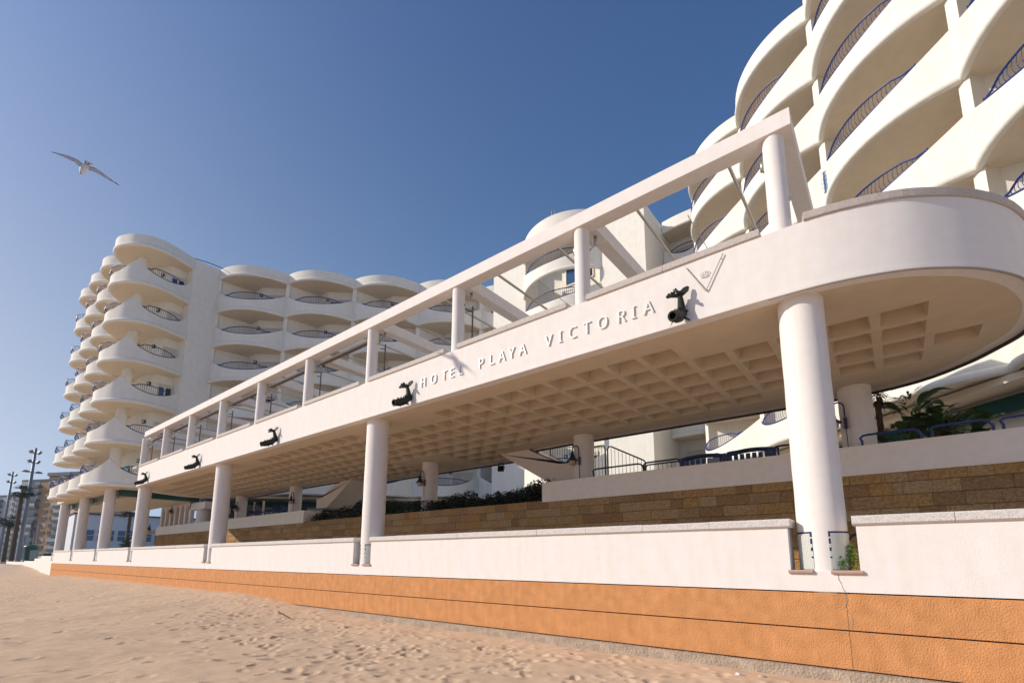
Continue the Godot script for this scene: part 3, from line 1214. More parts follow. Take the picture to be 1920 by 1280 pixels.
# ground floor below the first balconies: a teal fascia, then a white wall set back, with glazed openings
func ground_floor(w: Node3D, frame: Transform3D, x0: float, x1: float, back: float, openings: Array) -> void:
	var st := tool()
	var g := Transform3D(Basis(), Vector3((x0 + x1) / 2, 4.42 + EYE - 0.2, -back + 0.55))
	box_t(st, g, Vector3(x1 - x0, 0.46, 0.22))
	part("teal_fascia", done(st), M.teal, w, true, frame)
	st = tool()
	box_t(st, Transform3D(Basis(), Vector3((x0 + x1) / 2, 4.66 + EYE, -back / 2.0 - 0.9)), Vector3(x1 - x0, 0.20, back + 1.9))
	part("soffit_slab", done(st), M.balcony_soffit, w, true, frame)
	var from := x0
	st = tool()
	for o in openings + [[x1, x1, 0.0]]:
		if o[0] - from > 0.02:
			box_t(st, Transform3D(Basis(), Vector3((from + o[0]) / 2, 3.4 + EYE, -back)), Vector3(o[0] - from, 2.3, 0.25))
		if o[1] > o[0]:
			box_t(st, Transform3D(Basis(), Vector3((o[0] + o[1]) / 2, (o[2] + 4.55) / 2 + EYE, -back)), Vector3(o[1] - o[0], 4.55 - o[2], 0.25))
		from = o[1]
	part("ground_wall", done(st), M.hotel_white, w, true, frame)
	for o in openings:
		st = tool()
		box_t(st, Transform3D(Basis(), Vector3((o[0] + o[1]) / 2, (2.2 + o[2]) / 2 + EYE, -back - 0.08)), Vector3(o[1] - o[0], o[2] - 2.2, 0.03))
		part("glazing", done(st), M.dark_glass, w, true, frame)


# ---------------------------------------------------------------- the wings
func build_middle_wing() -> void:
	var a := P(-42.45, 0, 13.51)
	var w := thing("middle_wing", Vector3(-34.0, EYE + 2.3, -22.0), "white shaded hotel wing with rows of scalloped balconies behind the pergola", "building")
	var frame := Transform3D(Basis(Vector3(0.7071, 0, -0.7071), Vector3.UP, Vector3(0.7071, 0, 0.7071)), Vector3(a.x, 0, a.z))
	scalloped(w, frame, [[0, 0, 6], [1, 0, 6], [2, 0, 6], [3, 0, 6], [4, 0, 6]], 5.42, 1.02, 5, [Vector2(5.28, -0.55), Vector2(5.0, -0.67), Vector2(3.0, -0.80), Vector2(2.1, -1.60), Vector2(0.16, -0.22)], [Vector2(3.22, -0.785), Vector2(4.98, -0.665)])
	var st := tool()
	box_t(st, Transform3D(Basis(), Vector3(13.5, 12.0 + EYE, -6.0)), Vector3(27.2, 25.4, 6.4))
	part("wall", done(st), M.hotel_white, w, true, frame)
	ground_floor(w, frame, 0.0, 26.0, 1.5, [[2.5, 4.6, 4.0], [5.6, 7.8, 4.0], [9.0, 11.4, 4.0], [13.0, 15.0, 4.0], [16.5, 18.6, 4.0], [20.0, 22.0, 4.0]])
	# roof gable and aerial by the corner
	st = tool()
	prism(st, PackedVector2Array([Vector2(-0.6, -2.2), Vector2(1.9, -2.2), Vector2(1.9, -0.9)]), level(6) + EYE + 0.6, level(6) + EYE + 1.75)
	part("roof_stub", done(st), M.hotel_white, w, true, frame)
	st = tool()
	for i in 8:
		var x := 1.2 + i * 2.71
		tube(st, [Vector3(x, level(6) + EYE + 0.9, -0.4), Vector3(x, level(6) + EYE + 1.03, -0.4)], 0.02, 5)
	tube(st, [Vector3(1.2, level(6) + EYE + 1.03, -0.4), Vector3(25.0, level(6) + EYE + 1.03, -0.4)], 0.022, 5)
	part("roof_rail", done(st), M.balcony_blue, w, true, frame)


func build_right_wing() -> void:
	var w := thing("right_wing", Vector3(2.0, EYE + 2.3, -24.0), "tall sunlit white hotel wing with big scalloped balconies at upper right", "building")
	var bay := 5.26
	var a := Vector2(-8.34, 28.46)
	var frame := Transform3D(Basis(Vector3(0.7071, 0, 0.7071), Vector3.UP, Vector3(-0.7071, 0, 0.7071)), Vector3(a.x, 0, -a.y))
	scalloped(w, frame, [[0, 0, 6], [1, 0, 6], [2, 0, 9], [3, 0, 9], [4, 0, 9]], bay, 1.0, 9, [Vector2(bay - 0.14, -1.75), Vector2(4.9, -1.95), Vector2(2.6, -2.05), Vector2(1.5, -2.25), Vector2(0.16, -0.55)], [Vector2(2.75, -2.02), Vector2(4.7, -1.94)])
	var st := tool()
	box_t(st, Transform3D(Basis(), Vector3(bay, 12.0 + EYE, -6.0)), Vector3(2 * bay, 25.4, 6.4))
	box_t(st, Transform3D(Basis(), Vector3(bay * 3.5, 16.5 + EYE, -6.0)), Vector3(3 * bay - 0.004, 34.4, 6.4))
	part("wall", done(st), M.hotel_white, w, true, frame)
	ground_floor(w, frame, 0.0, bay * 5, 1.5, [])
	# arched opening in the ground floor
	for u in [12.6, 19.0]:
		st = tool()
		var prev := Vector3.ZERO
		var arch := PackedVector2Array()
		arch.append(Vector2(u - 0.62, 2.2))
		for i in 13:
			var t := PI - PI * i / 12.0
			arch.append(Vector2(u + 0.62 * cos(t), 3.72 + 0.62 * sin(t)))
		arch.append(Vector2(u + 0.62, 2.2))
		var idx := Geometry2D.triangulate_polygon(arch)
		for i in range(0, idx.size(), 3):
			tri(st, Vector3(arch[idx[i]].x, arch[idx[i]].y + EYE, -1.365), Vector3(arch[idx[i + 1]].x, arch[idx[i + 1]].y + EYE, -1.365), Vector3(arch[idx[i + 2]].x, arch[idx[i + 2]].y + EYE, -1.365))
		part("arch_opening", done(st), M.black, w, true, frame)
		st = tool()
		for i in range(1, 13):
			var p := arch[i]
			var q := arch[i + 1]
			quad(st, Vector3(p.x, p.y + EYE, -1.37), Vector3(q.x, q.y + EYE, -1.37), Vector3(q.x, q.y + EYE, -1.10), Vector3(p.x, p.y + EYE, -1.10))
			var c := Vector2(u, 3.72)
			var p2: Vector2 = c + (p - c) * 1.12
			var q2: Vector2 = c + (q - c) * 1.12
			quad(st, Vector3(p.x, p.y + EYE, -1.10), Vector3(p2.x, p2.y + EYE, -1.10), Vector3(q2.x, q2.y + EYE, -1.10), Vector3(q.x, q.y + EYE, -1.10))
			quad(st, Vector3(p2.x, p2.y + EYE, -1.10), Vector3(p2.x, p2.y + EYE, -1.37), Vector3(q2.x, q2.y + EYE, -1.37), Vector3(q2.x, q2.y + EYE, -1.10))
		part("arch_surround", done(st), M.hotel_white, w, true, frame)


# block with a rounded nose of balconies between the middle and right wings, and the set-back bay beside it
func build_block() -> void:
	var w := thing("nose_block", Vector3(-18.0, EYE + 2.3, -28.0), "white square hotel block with one round stack of balconies under a round roof disc", "building")
	var top := level(6) + EYE + 0.75
	var st := tool()
	# the face is left open behind the balconies
	var p := PackedVector2Array([Vector2(-24.3, -27.3), Vector2(-21.0, -27.3), Vector2(-20.7, -28.6), Vector2(-18.6, -28.9), Vector2(-18.2, -28.2), Vector2(-15.0, -28.2), Vector2(-14.5, -27.3), Vector2(-11.15, -27.3), Vector2(-11.15, -40.0), Vector2(-24.3, -40.0)])
	prism(st, p, EYE - 0.6, top - 0.5)
	part("wall", done(st), M.hotel_white, w)
	var frame := Transform3D(Basis(), Vector3(-21.15, 0, -27.3))
	var pts := arc(0.0, 6.75, 1.66, 24)
	var tops := dip(pts.size(), LOW, PEAK)
	var inner := [Vector2(6.65, 0.0), Vector2(6.1, -0.89), Vector2(2.95, -0.89), Vector2(2.6, -1.58), Vector2(0.45, -1.28), Vector2(0.15, 0.0)]
	var mesh := balcony_mesh(pts, tops, inner)
	var sof := soffit_mesh(pts, inner)
	var rail := railing_mesh(pts, tops, RAIL + 0.12)
	for k in 6:
		var at := frame * Transform3D(Basis(), Vector3(0, level(k) + EYE, 0))
		var o := part("balcony", mesh, M.hotel_white, w, true, at)
		part("soffit", sof, M.balcony_soffit, o, false)
		part("railing", rail, M.balcony_blue, o, false)
		window(w, Vector2(3.3, -0.88), Vector2(5.7, -0.88), 0.26, [2, 0, 2, 1, 0, 2][k], at)
		plaque(w, Vector2(3.12, -0.88), Vector2(0, 1), 2.28, at)
	var at6 := frame * Transform3D(Basis(), Vector3(0, level(6) + EYE, 0))
	var rf := part("roof", balcony_mesh(pts, flat_tops(pts.size(), 1.5), [Vector2(6.75, -1.6), Vector2(0, -1.6)]), M.hotel_white, w, true, at6)
	part("soffit", sof, M.balcony_soffit, rf, false)
	st = tool()
	box_t(st, Transform3D(Basis(), Vector3(-17.7, top - 0.25, -33.6)), Vector3(13.0, 0.5, 12.4))
	part("roof_slab", done(st), M.hotel_white, w)
	ground_floor(w, frame, -3.1, 9.95, -0.05, [[0.6, 2.4, 4.0], [4.0, 6.2, 4.0]])
	# set-back bay with straight balconies
	var back := thing("link_bay", Vector3(-9.5, EYE + 2.3, -31.0), "narrow set-back white bay with straight balconies beside the nose block", "building")
	st = tool()
	block(st, -11.15, -4.0, -0.6, 24.0, 31.9, 40.0)
	part("wall", done(st), M.hotel_white, back)
	var line := [Vector2(0, 0), Vector2(1.05, 0.12), Vector2(2.1, 0.12), Vector2(3.15, 0.0)]
	line = smooth_path(line, 4)
	var lt := dip(line.size(), LOW, PEAK - 0.1)
	var inn := [Vector2(3.15, -1.4), Vector2(0, -1.4)]
	var bm := balcony_mesh(line, lt, inn)
	var bs := soffit_mesh(line, inn)
	var br := railing_mesh(line, lt, RAIL)
	for k in 6:
		var at := Transform3D(Basis(), Vector3(-11.12, level(k) + EYE, -30.45))
		var o := part("balcony", bm, M.hotel_white, back, true, at)
		part("soffit", bs, M.balcony_soffit, o, false)
		part("railing", br, M.balcony_blue, o, false)
		window(back, Vector2(0.35, -1.44), Vector2(2.75, -1.44), 0.26, 0 if k < 2 else k % 3, at)
	var rb := part("roof", balcony_mesh(line, flat_tops(line.size(), 0.92), inn), M.hotel_white, back, true, Transform3D(Basis(), Vector3(-11.12, level(6) + EYE, -30.45)))
	part("soffit", bs, M.balcony_soffit, rb, false)
	# turquoise door and fanlight on the first balcony floor of the block
	st = tool()
	block(st, -17.0, -16.3, 5.0, 7.0, 26.9, 26.95)
	part("door", done(st), M.teal_pale, w)
	# aerial on the roof disc
	st = tool()
	var a := Vector3(-18.0, level(6) + EYE + 1.45, -26.6)
	tube(st, [a, a + Vector3(0, 1.35, 0)], 0.03, 6)
	for i in 5:
		var y := a.y + 0.75 + i * 0.13
		tube(st, [Vector3(a.x - 0.32 + 0.03 * i, y, a.z + 0.1), Vector3(a.x + 0.32 - 0.03 * i, y + 0.1, a.z - 0.1)], 0.012, 4)
	tube(st, [a + Vector3(-0.3, 1.5, 0.05), a + Vector3(-0.33, 0.7, 0.05)], 0.015, 4)
	tube(st, [a + Vector3(0.3, 1.5, 0.05), a + Vector3(0.27, 0.8, 0.05)], 0.015, 4)
	lone("roof_aerial", st, M.steel, "small metal television aerial standing on the round white roof disc", "aerial")


const T := 0.894   # plan places measured for the far wing, brought to scale


func build_tower_wing() -> void:
	var w := thing("far_wing", P(-52.0, -0.6, 9.5), "far left hotel wing on round columns with stacked rounded corner balconies", "building")
	# body
	var st := tool()
	var body := PackedVector2Array([Vector2(-42.47, -13.6), Vector2(-42.47, -11.65), Vector2(-43.36, -11.5), Vector2(-43.36, -10.45), Vector2(-44.5, -9.75), Vector2(-58.2, -9.75), Vector2(-58.2, -20.0), Vector2(-42.47, -20.0)])
	prism(st, body, 4.95 + EYE, level(6) + EYE + 0.9)
	part("wall", done(st), M.hotel_white, w)
	# corner nose
	var raw := []
	for p in [Vector2(-52.0, 9.3), Vector2(-51.4, 8.72), Vector2(-50.7, 8.24), Vector2(-49.9, 7.98), Vector2(-49.0, 8.0), Vector2(-48.3, 8.26), Vector2(-47.65, 8.62), Vector2(-47.2, 9.06), Vector2(-46.8, 9.7), Vector2(-46.67, 10.5), Vector2(-46.85, 11.45), Vector2(-47.2, 12.4), Vector2(-47.52, 13.1)]:
		raw.append(Vector2(p.x * T, -p.y * T))
	var pts := smooth_path(raw, 4)
	var corner := 28
	var tops := []
	for i in pts.size():
		var f := (2.0 * i / corner - 1.0) if i <= corner else (2.0 * (i - corner) / (pts.size() - 1 - corner) - 1.0)
		tops.append(LOW + (PEAK - LOW) * f * f)
	var inner := [Vector2(-42.9, -11.75), Vector2(-43.40, -11.6), Vector2(-43.36, -10.45), Vector2(-44.5, -9.75), Vector2(-46.3, -9.75)]
	var balcony := balcony_mesh(pts, tops, inner)
	var sof := soffit_mesh(pts, inner)
	var rail := railing_mesh(pts, tops, RAIL)
	var roof := balcony_mesh(pts, flat_tops(pts.size(), 0.95), inner)
	for k in 7:
		var at := Transform3D(Basis(), Vector3(0, level(k) + EYE, 0))
		var o := part("roof" if k == 6 else "balcony", roof if k == 6 else balcony, M.hotel_white, w, true, at)
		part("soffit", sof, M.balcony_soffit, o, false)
		if k < 6:
			part("railing", rail, M.balcony_blue, o, false)
			window(w, Vector2(-43.35, -10.48), Vector2(-43.35, -11.42), 0.26, [2, 0, 2, 0, 0, 2][k], at)
			plaque(w, Vector2(-43.9, -10.1), Vector2(0.53, 0.85), 2.28, at)
	# three scallops along the sea front, each smaller to the eye
	var sp := arc(-1.86, 1.86, 1.05, 14)
	var stops := dip(sp.size(), LOW, PEAK)
	var sin_ := [Vector2(1.86, -1.6), Vector2(-1.86, -1.6)]
	var sm := balcony_mesh(sp, stops, sin_)
	var ss := soffit_mesh(sp, sin_)
	var sr := railing_mesh(sp, stops, RAIL)
	var so := balcony_mesh(sp, flat_tops(sp.size(), 0.95), sin_)
	for i in 3:
		var x := -48.3 - i * 3.72
		for k in 7:
			var at := Transform3D(Basis(), Vector3(x, level(k) + EYE, -8.2))
			var o := part("roof" if k == 6 else "balcony", so if k == 6 else sm, M.hotel_white, w, true, at)
			part("soffit", ss, M.balcony_soffit, o, false)
			if k < 6:
				part("railing", sr, M.balcony_blue, o, false)
				window(w, Vector2(-0.9, -1.53), Vector2(0.9, -1.53), 0.26, 2 if (i + k) % 2 == 0 else 0, at)
	# slab under the whole front, on the columns
	st = tool()
	block(st, -60.4, -42.6, level(0) - 0.02, level(0) + 0.22, 8.35, 14.2)
	part("floor_slab", done(st), M.balcony_soffit, w)
	for i in 3:
		var x: float = COLUMNS[4 + i]
		st = tool()
		var prof := []
		for j in 12:
			prof.append([0.335 * (1.0 + 0.006 * sin(j * 2.1 + i)), lerpf(-0.62, level(0), j / 11.0) + EYE])
		lathe(st, Vector3(x, 0, -COL_D), prof, 32)
		part("column", done(st), M.terrace_white, w)
		# thin brackets on the seaward side
		st = tool()
		for h in [level(0) - 0.42, level(0) - 3.2]:
			tube(st, [P(x - 0.3, h, 8.62), P(x - 1.7, h + 0.06, 8.5)], 0.022, 5)
			lathe(st, P(x - 0.33, h - 0.06, 8.6), [[0.0, 0.0], [0.06, 0.0], [0.06, 0.12], [0.0, 0.12]], 8)
		part("bracket", done(st), M.dark_steel, w)
		_mosaic(w, x)
	# columns between the floors, at the corner and along the front
	for k in 6:
		for x in ([-44.06, -51.65] if k < 2 else [-44.06]):
			st = tool()
			lathe(st, Vector3(x, 0, -COL_D), [[0.335, level(k) + EYE + 0.2], [0.335, level(k + 1) + EYE + 0.04]], 28)
			part("column", done(st), M.hotel_white, w)
	# teal fascia and the low soffit of the passage under the wing
	st = tool()
	block(st, -60.2, -43.2, level(0) - 0.47, level(0) - 0.02, 9.15, 9.35)
	block(st, -43.4, -43.2, level(0) - 0.471, level(0) - 0.021, 9.35, 14.0)
	part("teal_fascia", done(st), M.teal, w)
	st = tool()
	var low := PackedVector2Array([Vector2(-60.0, -9.5), Vector2(-43.4, -9.5), Vector2(-43.4, -13.4), Vector2(-54.0, -13.4), Vector2(-60.0, -10.8)])
	prism(st, low, level(0) - 0.55 + EYE, level(0) - 0.40 + EYE)
	part("passage_soffit", done(st), M.balcony_soffit, w)
	st = tool()
	tube(st, [P(-42.3, level(6) + 1.02, 12.6), P(-42.3, level(6) + 1.06, 14.0)], 0.03, 6)
	tube(st, [P(-42.6, level(6) + 0.95, 11.0), P(-42.3, level(6) + 1.02, 12.6)], 0.03, 6)
	part("roof_rail", done(st), M.balcony_blue, w)
	# turquoise glazed end of the first-floor room behind the corner balcony
	st = tool()
	var fan := Vector3(-45.2, level(0) + EYE + 1.05, -9.62)
	for i in 12:
		var a := PI * i / 12.0
		var b := PI * (i + 1) / 12.0
		tri(st, fan, fan + Vector3(cos(a), sin(a), 0) * 0.95, fan + Vector3(cos(b), sin(b), 0) * 0.95)
	part("fanlight", done(st), M.teal_pale, w)


# ---------------------------------------------------------------- pergola on the terrace
const PERGOLA_X := -1.05
const PERGOLA_STEP := 3.878


func build_pergola() -> void:
	var w := thing("pergola", P(-18.0, 5.3, 10.0), "long white concrete pergola on short round columns above the terrace", "pergola")
	var st := tool()
	chamfered(st, -35.52, -0.74, 7.20, 7.53, 8.27, 8.615, 0.008)
	part("front_beam", done(st), M.terrace_white, w)
	for i in 10:
		var x := PERGOLA_X - i * PERGOLA_STEP
		st = tool()
		lathe(st, Vector3(x, 0, -8.47), [[0.168, 5.0 + EYE], [0.17, 5.8 + EYE], [0.168, 6.5 + EYE], [0.17, 7.202 + EYE]], 28)
		part("column", done(st), M.terrace_white, w)
		st = tool()
		var xr := x + 0.31
		block(st, xr - 0.30, xr, 7.197 if i % 2 else 7.198, 7.527, 8.613, 14.2)
		part("cross_beam", done(st), M.terrace_white, w)
		if i < 9:
			for off in [0.77, 2.63]:
				st = tool()
				var rx: float = x - off
				tube(st, [P(rx, 7.26, 8.6), P(rx, 7.26, 14.0)], 0.032, 8)
				part("steel_bar", done(st), M.steel, w)
			st = tool()
			tube(st, [P(x - 1.75, 7.05, 9.2), P(x - 1.75, 6.9, 14.0)], 0.009, 5)
			part("cable", done(st), M.steel, w)
	st = tool()
	block(st, -35.5, -0.75, 7.195, 7.525, 14.2, 14.5)
	part("rear_beam", done(st), M.terrace_white, w)
	for i in 4:
		st = tool()
		lathe(st, Vector3(PERGOLA_X - i * 3 * PERGOLA_STEP, 0, -14.36), [[0.168, 4.6 + EYE], [0.17, 7.197 + EYE]], 24)
		part("column", done(st), M.terrace_white, w)
	# rolled awnings under the beam of the far bays
	for i in range(3, 9):
		var xa := PERGOLA_X - i * PERGOLA_STEP - 0.22
		var xb := xa - PERGOLA_STEP + 0.5
		var a := thing("rolled_awning", P((xa + xb) / 2, 7.0, 8.75), "rolled-up tan awning under the pergola beam, bay %s from the sign end" % ["four", "five", "six", "seven", "eight", "nine"][i - 3], "awning", "rolled awnings under the pergola beam")
		st = tool()
		tube(st, [P(xa, 7.10, 8.72), P(xb, 7.10, 8.72)], 0.055, 12)
		part("fabric_roll", done(st), M.awning, a)
		st = tool()
		chamfered(st, xb, xa, 7.02, 7.045, 8.64, 8.78, 0.005)
		part("front_bar", done(st), M.post_steel, a)
		for x in [xa + 0.02, xb - 0.02]:
			st = tool()
			block(st, x - 0.03, x + 0.03, 7.02, 7.196, 8.66, 8.78)
			part("bracket", done(st), M.awning, a)
		# second roll along the cross beam
		st = tool()
		tube(st, [P(xb + 0.32, 7.08, 8.9), P(xb + 0.32, 6.98, 13.9)], 0.05, 10)
		part("side_roll", done(st), M.awning, a)
	# cylinder lamps on bent arms, each side of a column
	var order := ["first", "second", "third", "fourth", "fifth", "sixth", "seventh", "eighth", "ninth", "tenth"]
	for i in 10:
		var x := PERGOLA_X - i * PERGOLA_STEP
		for s in ([-1] if i == 0 else ([-1, 1] if i < 3 else [1])):
			var l := thing("wall_lamp", P(x, 6.7, 8.6), "steel cylinder lamp, %s side of the %s pergola column from the sign end" % ["left" if s < 0 else "right", order[i]], "lamp", "cylinder lamps on the pergola columns")
			var base: Vector3 = P(x + s * 0.15, 6.62, 8.55)
			var h := 6.85 if s < 0 else 7.08
			st = tool()
			lathe(st, P(x + s * (0.20 if s < 0 else 0.17), h - 0.12, 8.50 if s < 0 else 8.78), [[0.0, 0.0], [0.036, 0.0], [0.036, 0.23], [0.0, 0.23]], 12)
			part("cylinder", done(st), M.steel, l)
			st = tool()
			tube(st, [base + Vector3(-s * 0.02, 0.10, 0), base + Vector3(s * 0.03, 0.10, 0.02), P(x + s * (0.20 if s < 0 else 0.17), h - 0.10, 8.50 if s < 0 else 8.78)], 0.018, 7)
			part("arm", done(st), M.steel, l)
		if i >= 2:
			var p := thing("screen_post", P(x + 0.24, 5.5, 8.9), "dark steel post standing behind the %s pergola column from the sign end" % order[i], "post", "dark posts behind the pergola columns")
			st = tool()
			tube(st, [P(x + 0.23, 5.0, 8.78), P(x + 0.23, 6.78, 8.78)], 0.024, 8)
			part("shaft", done(st), M.post_steel, p)
			st = tool()
			tube(st, [P(x + 0.23, 6.62, 8.78), P(x + 0.15, 6.62, 8.66)], 0.018, 6)
			part("bracket", done(st), M.post_steel, p)
	# sun lounger backs showing above the coping
	st = tool()
	for k in 9:
		box_t(st, Transform3D(Basis(Vector3(0, 0, 1), 0.5), P(-30.6 + k * 0.12, 5.66 + 0.035 * k, 9.3)), Vector3(0.11, 0.02, 0.6))
	lone("striped_cushion", st, M.navy, "dark striped sun lounger cushion showing above the far coping stones", "cushion")


# ---------------------------------------------------------------- lettering and emblem on the parapet
func build_sign() -> void:
	var s := thing("hotel_sign", P(-6.6, 4.6, 8.22), "raised white capital letters reading HOTEL PLAYA VICTORIA on the terrace parapet", "sign")
	var font := SystemFont.new()
	font.font_names = PackedStringArray(["Droid Sans"])
	var list := [["H", -9.90], ["O", -9.47], ["T", -9.06], ["E", -8.76], ["L", -8.45], ["P", -7.73], ["L", -7.38], ["A", -7.06], ["Y", -6.76], ["A", -6.43], ["V", -5.70], ["I", -5.39], ["C", -5.07], ["T", -4.72], ["O", -4.35], ["R", -3.92], ["I", -3.67], ["A", -3.36]]
	for e in list:
		var t := TextMesh.new()
		t.text = e[0]
		t.font = font
		t.font_size = 96
		t.pixel_size = 0.253 / (96.0 * 0.714)
		t.depth = 0.02
		t.curve_step = 0.6
		var c := t.get_aabb().get_center()
		var o := part("letter", t, M.letter, s, false)
		o.position = P(e[1], 4.757, 8.248) - s.position - c
	# emblem: two steel rods in a V and a little crown
	var em := thing("emblem", P(-2.27, 4.9, 8.22), "steel rods in a V with a small crown between them, right of the letters", "emblem")
	for r in [[Vector2(-2.62, 5.30), Vector2(-2.275, 4.70)], [Vector2(-1.94, 5.29), Vector2(-2.27, 4.70)]]:
		var st := tool()
		tube(st, [P(r[0].x, r[0].y, 8.235), P(r[1].x, r[1].y, 8.235)], 0.0085, 8)
		part("rod", done(st), M.steel, em)
		st = tool()
		for f in [0.12, 0.95]:
			var q: Vector2 = r[0].lerp(r[1], f)
			tube(st, [P(q.x, q.y, 8.235), P(q.x, q.y, 8.275)], 0.005, 6)
		part("rod_pin", done(st), M.dark_steel, em)
	var st := tool()
	var c := Vector2(-2.28, 5.02)
	var arcs := [[Vector2(-0.062, 0.02), 0.030], [Vector2(-0.026, 0.042), 0.027], [Vector2(0.026, 0.042), 0.027], [Vector2(0.062, 0.02), 0.030]]
	for a in arcs:
		var ring := []
		for i in 13:
			var t := TAU * i / 12.0
			ring.append(P(c.x + a[0].x + cos(t) * a[1] * 0.85, c.y + a[0].y + sin(t) * a[1], 8.255))
		tube(st, ring, 0.0045, 5)
	var foot := []
	for i in 9:
		var t := lerpf(-1.0, 1.0, i / 8.0)
		foot.append(P(c.x + t * 0.066, c.y - 0.028 - 0.013 * (1.0 - t * t), 8.255))
	tube(st, foot, 0.008, 6)
	for i in 5:
		lathe(st, P(c.x - 0.052 + 0.026 * i, c.y - 0.006 + 0.008 * sin(i * 0.8), 8.255), [[0.0, -0.01], [0.010, 0.0], [0.0, 0.01]], 6)
	lathe(st, P(c.x, c.y + 0.078, 8.255), [[0.0, -0.010], [0.009, 0.0], [0.0, 0.010]], 8)
	part("crown", done(st), M.letter, em)


# ---------------------------------------------------------------- bronze fish spouts
func build_spouts() -> void:
	var places := [[-2.70, "below the V emblem"], [-10.42, "left of the letter H"], [-18.25, "between the second and third front columns"], [-26.0, "just left of the third front column"], [-33.8, "at the far left end of the parapet"]]
	var proto: Node3D = null
	for e in places:
		var label: String = "dark bronze fish-shaped water spout with curled tail, %s" % e[1]
		if proto == null:
			proto = _spout(P(e[0], 4.40, 8.27), label)
		else:
			var c := copy_of(proto, "fish_spout", P(e[0], 4.40, 8.27), 0.0, label)
			c.set_meta("group", "bronze fish spouts along the parapet")


func _spout(at: Vector3, label: String) -> Node3D:
	var o := thing("fish_spout", at, label, "water spout", "bronze fish spouts along the parapet")
	# body along a bent spine: z out from the wall, y up
	var spine := [Vector3(0, -0.265, 0.56), Vector3(0, -0.25, 0.50), Vector3(0, -0.215, 0.42), Vector3(0, -0.175, 0.32), Vector3(0, -0.125, 0.22), Vector3(0, -0.05, 0.135), Vector3(0, 0.05, 0.095), Vector3(0, 0.15, 0.10), Vector3(0, 0.25, 0.125), Vector3(0, 0.31, 0.15)]
	var rad := [0.085, 0.098, 0.110, 0.108, 0.100, 0.090, 0.080, 0.068, 0.054, 0.044]
	var st := tool()
	var n := 18
	var rings := []
	for i in spine.size():
		var d: Vector3 = (spine[mini(i + 1, spine.size() - 1)] - spine[maxi(i - 1, 0)]).normalized()
		var up := Vector3.RIGHT.cross(d).normalized()
		var ring := []
		for k in n:
			var a := TAU * k / n
			var wob := 1.0 + 0.05 * sin(a * 5.0 + i * 1.9) + (0.07 * cos(a * 2.0) if i < 3 else 0.0)
			ring.append(spine[i] + (Vector3.RIGHT * cos(a) * 0.92 + up * sin(a)) * rad[i] * wob)
		rings.append(ring)
	st.set_smooth_group(0)
	for i in spine.size() - 1:
		for k in n:
			var k2 := (k + 1) % n
			quad(st, rings[i][k], rings[i + 1][k], rings[i + 1][k2], rings[i][k2])
	part("body", done(st), M.bronze, o, false)
	# open mouth with thick lips
	st = tool()
	var d: Vector3 = (spine[0] - spine[1]).normalized()
	var up := Vector3.RIGHT.cross(d).normalized()
	var lip := []
	for k in 21:
		var a := TAU * k / 20.0
		lip.append(spine[0] + (Vector3.RIGHT * cos(a) + up * sin(a)) * 0.076)
	tube(st, lip, 0.022, 7, -1.0, false)
	part("lip", done(st), M.bronze, o, false)
	st = tool()
	for k in 20:
		var a := TAU * k / 20.0
		var b := TAU * (k + 1) / 20.0
		var pa := (Vector3.RIGHT * cos(a) + up * sin(a))
		var pb := (Vector3.RIGHT * cos(b) + up * sin(b))
		quad(st, spine[0] + pa * 0.066, spine[0] + pb * 0.066, spine[0] - d * 0.12 + pb * 0.055, spine[0] - d * 0.12 + pa * 0.055)
		tri(st, spine[0] - d * 0.12, spine[0] - d * 0.12 + pa * 0.055, spine[0] - d * 0.12 + pb * 0.055)
	part("mouth", done(st), M.black, o, false)
	# forked tail: one lobe curls out over the body, the other stands up
	for lobe in [[Vector3(0, 0.29, 0.15), Vector3(-0.07, 0.335, 0.17), Vector3(-0.14, 0.335, 0.22), Vector3(-0.20, 0.28, 0.27)], [Vector3(0, 0.29, 0.15), Vector3(0.05, 0.36, 0.13), Vector3(0.10, 0.42, 0.10), Vector3(0.135, 0.47, 0.07)], [Vector3(0, 0.30, 0.15), Vector3(-0.01, 0.345, 0.21), Vector3(-0.02, 0.35, 0.28), Vector3(-0.03, 0.31, 0.335)]]:
		st = tool()
		var half := [0.03, 0.055, 0.058, 0.022]
		for i in 3:
			for z in [1.0, -1.0]:
				var a: Vector3 = lobe[i]
				var b: Vector3 = lobe[i + 1]
				var along := (b - a).normalized()
				var side := along.cross(Vector3(0.3, 0.2, 1).normalized()).normalized()
				var thick: Vector3 = along.cross(side) * 0.012 * z
				quad(st, a + side * half[i] + thick, b + side * half[i + 1] + thick, b - side * half[i + 1] + thick, a - side * half[i] + thick)
				quad(st, a + side * half[i] * z + thick, b + side * half[i + 1] * z + thick, b + side * half[i + 1] * z - thick, a + side * half[i] * z - thick)
		part("tail_fin", done(st), M.bronze, o, false)
	# back spines, side fins and bolts
	st = tool()
	for i in 5:
		var f := 2.2 + i * 1.1
		var j := int(f)
		var c: Vector3 = spine[j].lerp(spine[j + 1], f - j)
		var dd: Vector3 = (spine[j + 1] - spine[j]).normalized()
		var u := Vector3.RIGHT.cross(dd).normalized() * -1.0
		if u.y < 0.0 and u.z < 0.0: u = -u
		var base: Vector3 = c + u * rad[j] * 0.85
		tri(st, base - dd * 0.032 + Vector3(0.015, 0, 0), base + u * 0.055, base + dd * 0.032 + Vector3(0.015, 0, 0))
		tri(st, base - dd * 0.032 - Vector3(0.015, 0, 0), base + dd * 0.032 - Vector3(0.015, 0, 0), base + u * 0.055)
		tri(st, base - dd * 0.032 - Vector3(0.015, 0, 0), base + u * 0.055, base - dd * 0.032 + Vector3(0.015, 0, 0))
	part("back_fin", done(st), M.bronze, o, false)
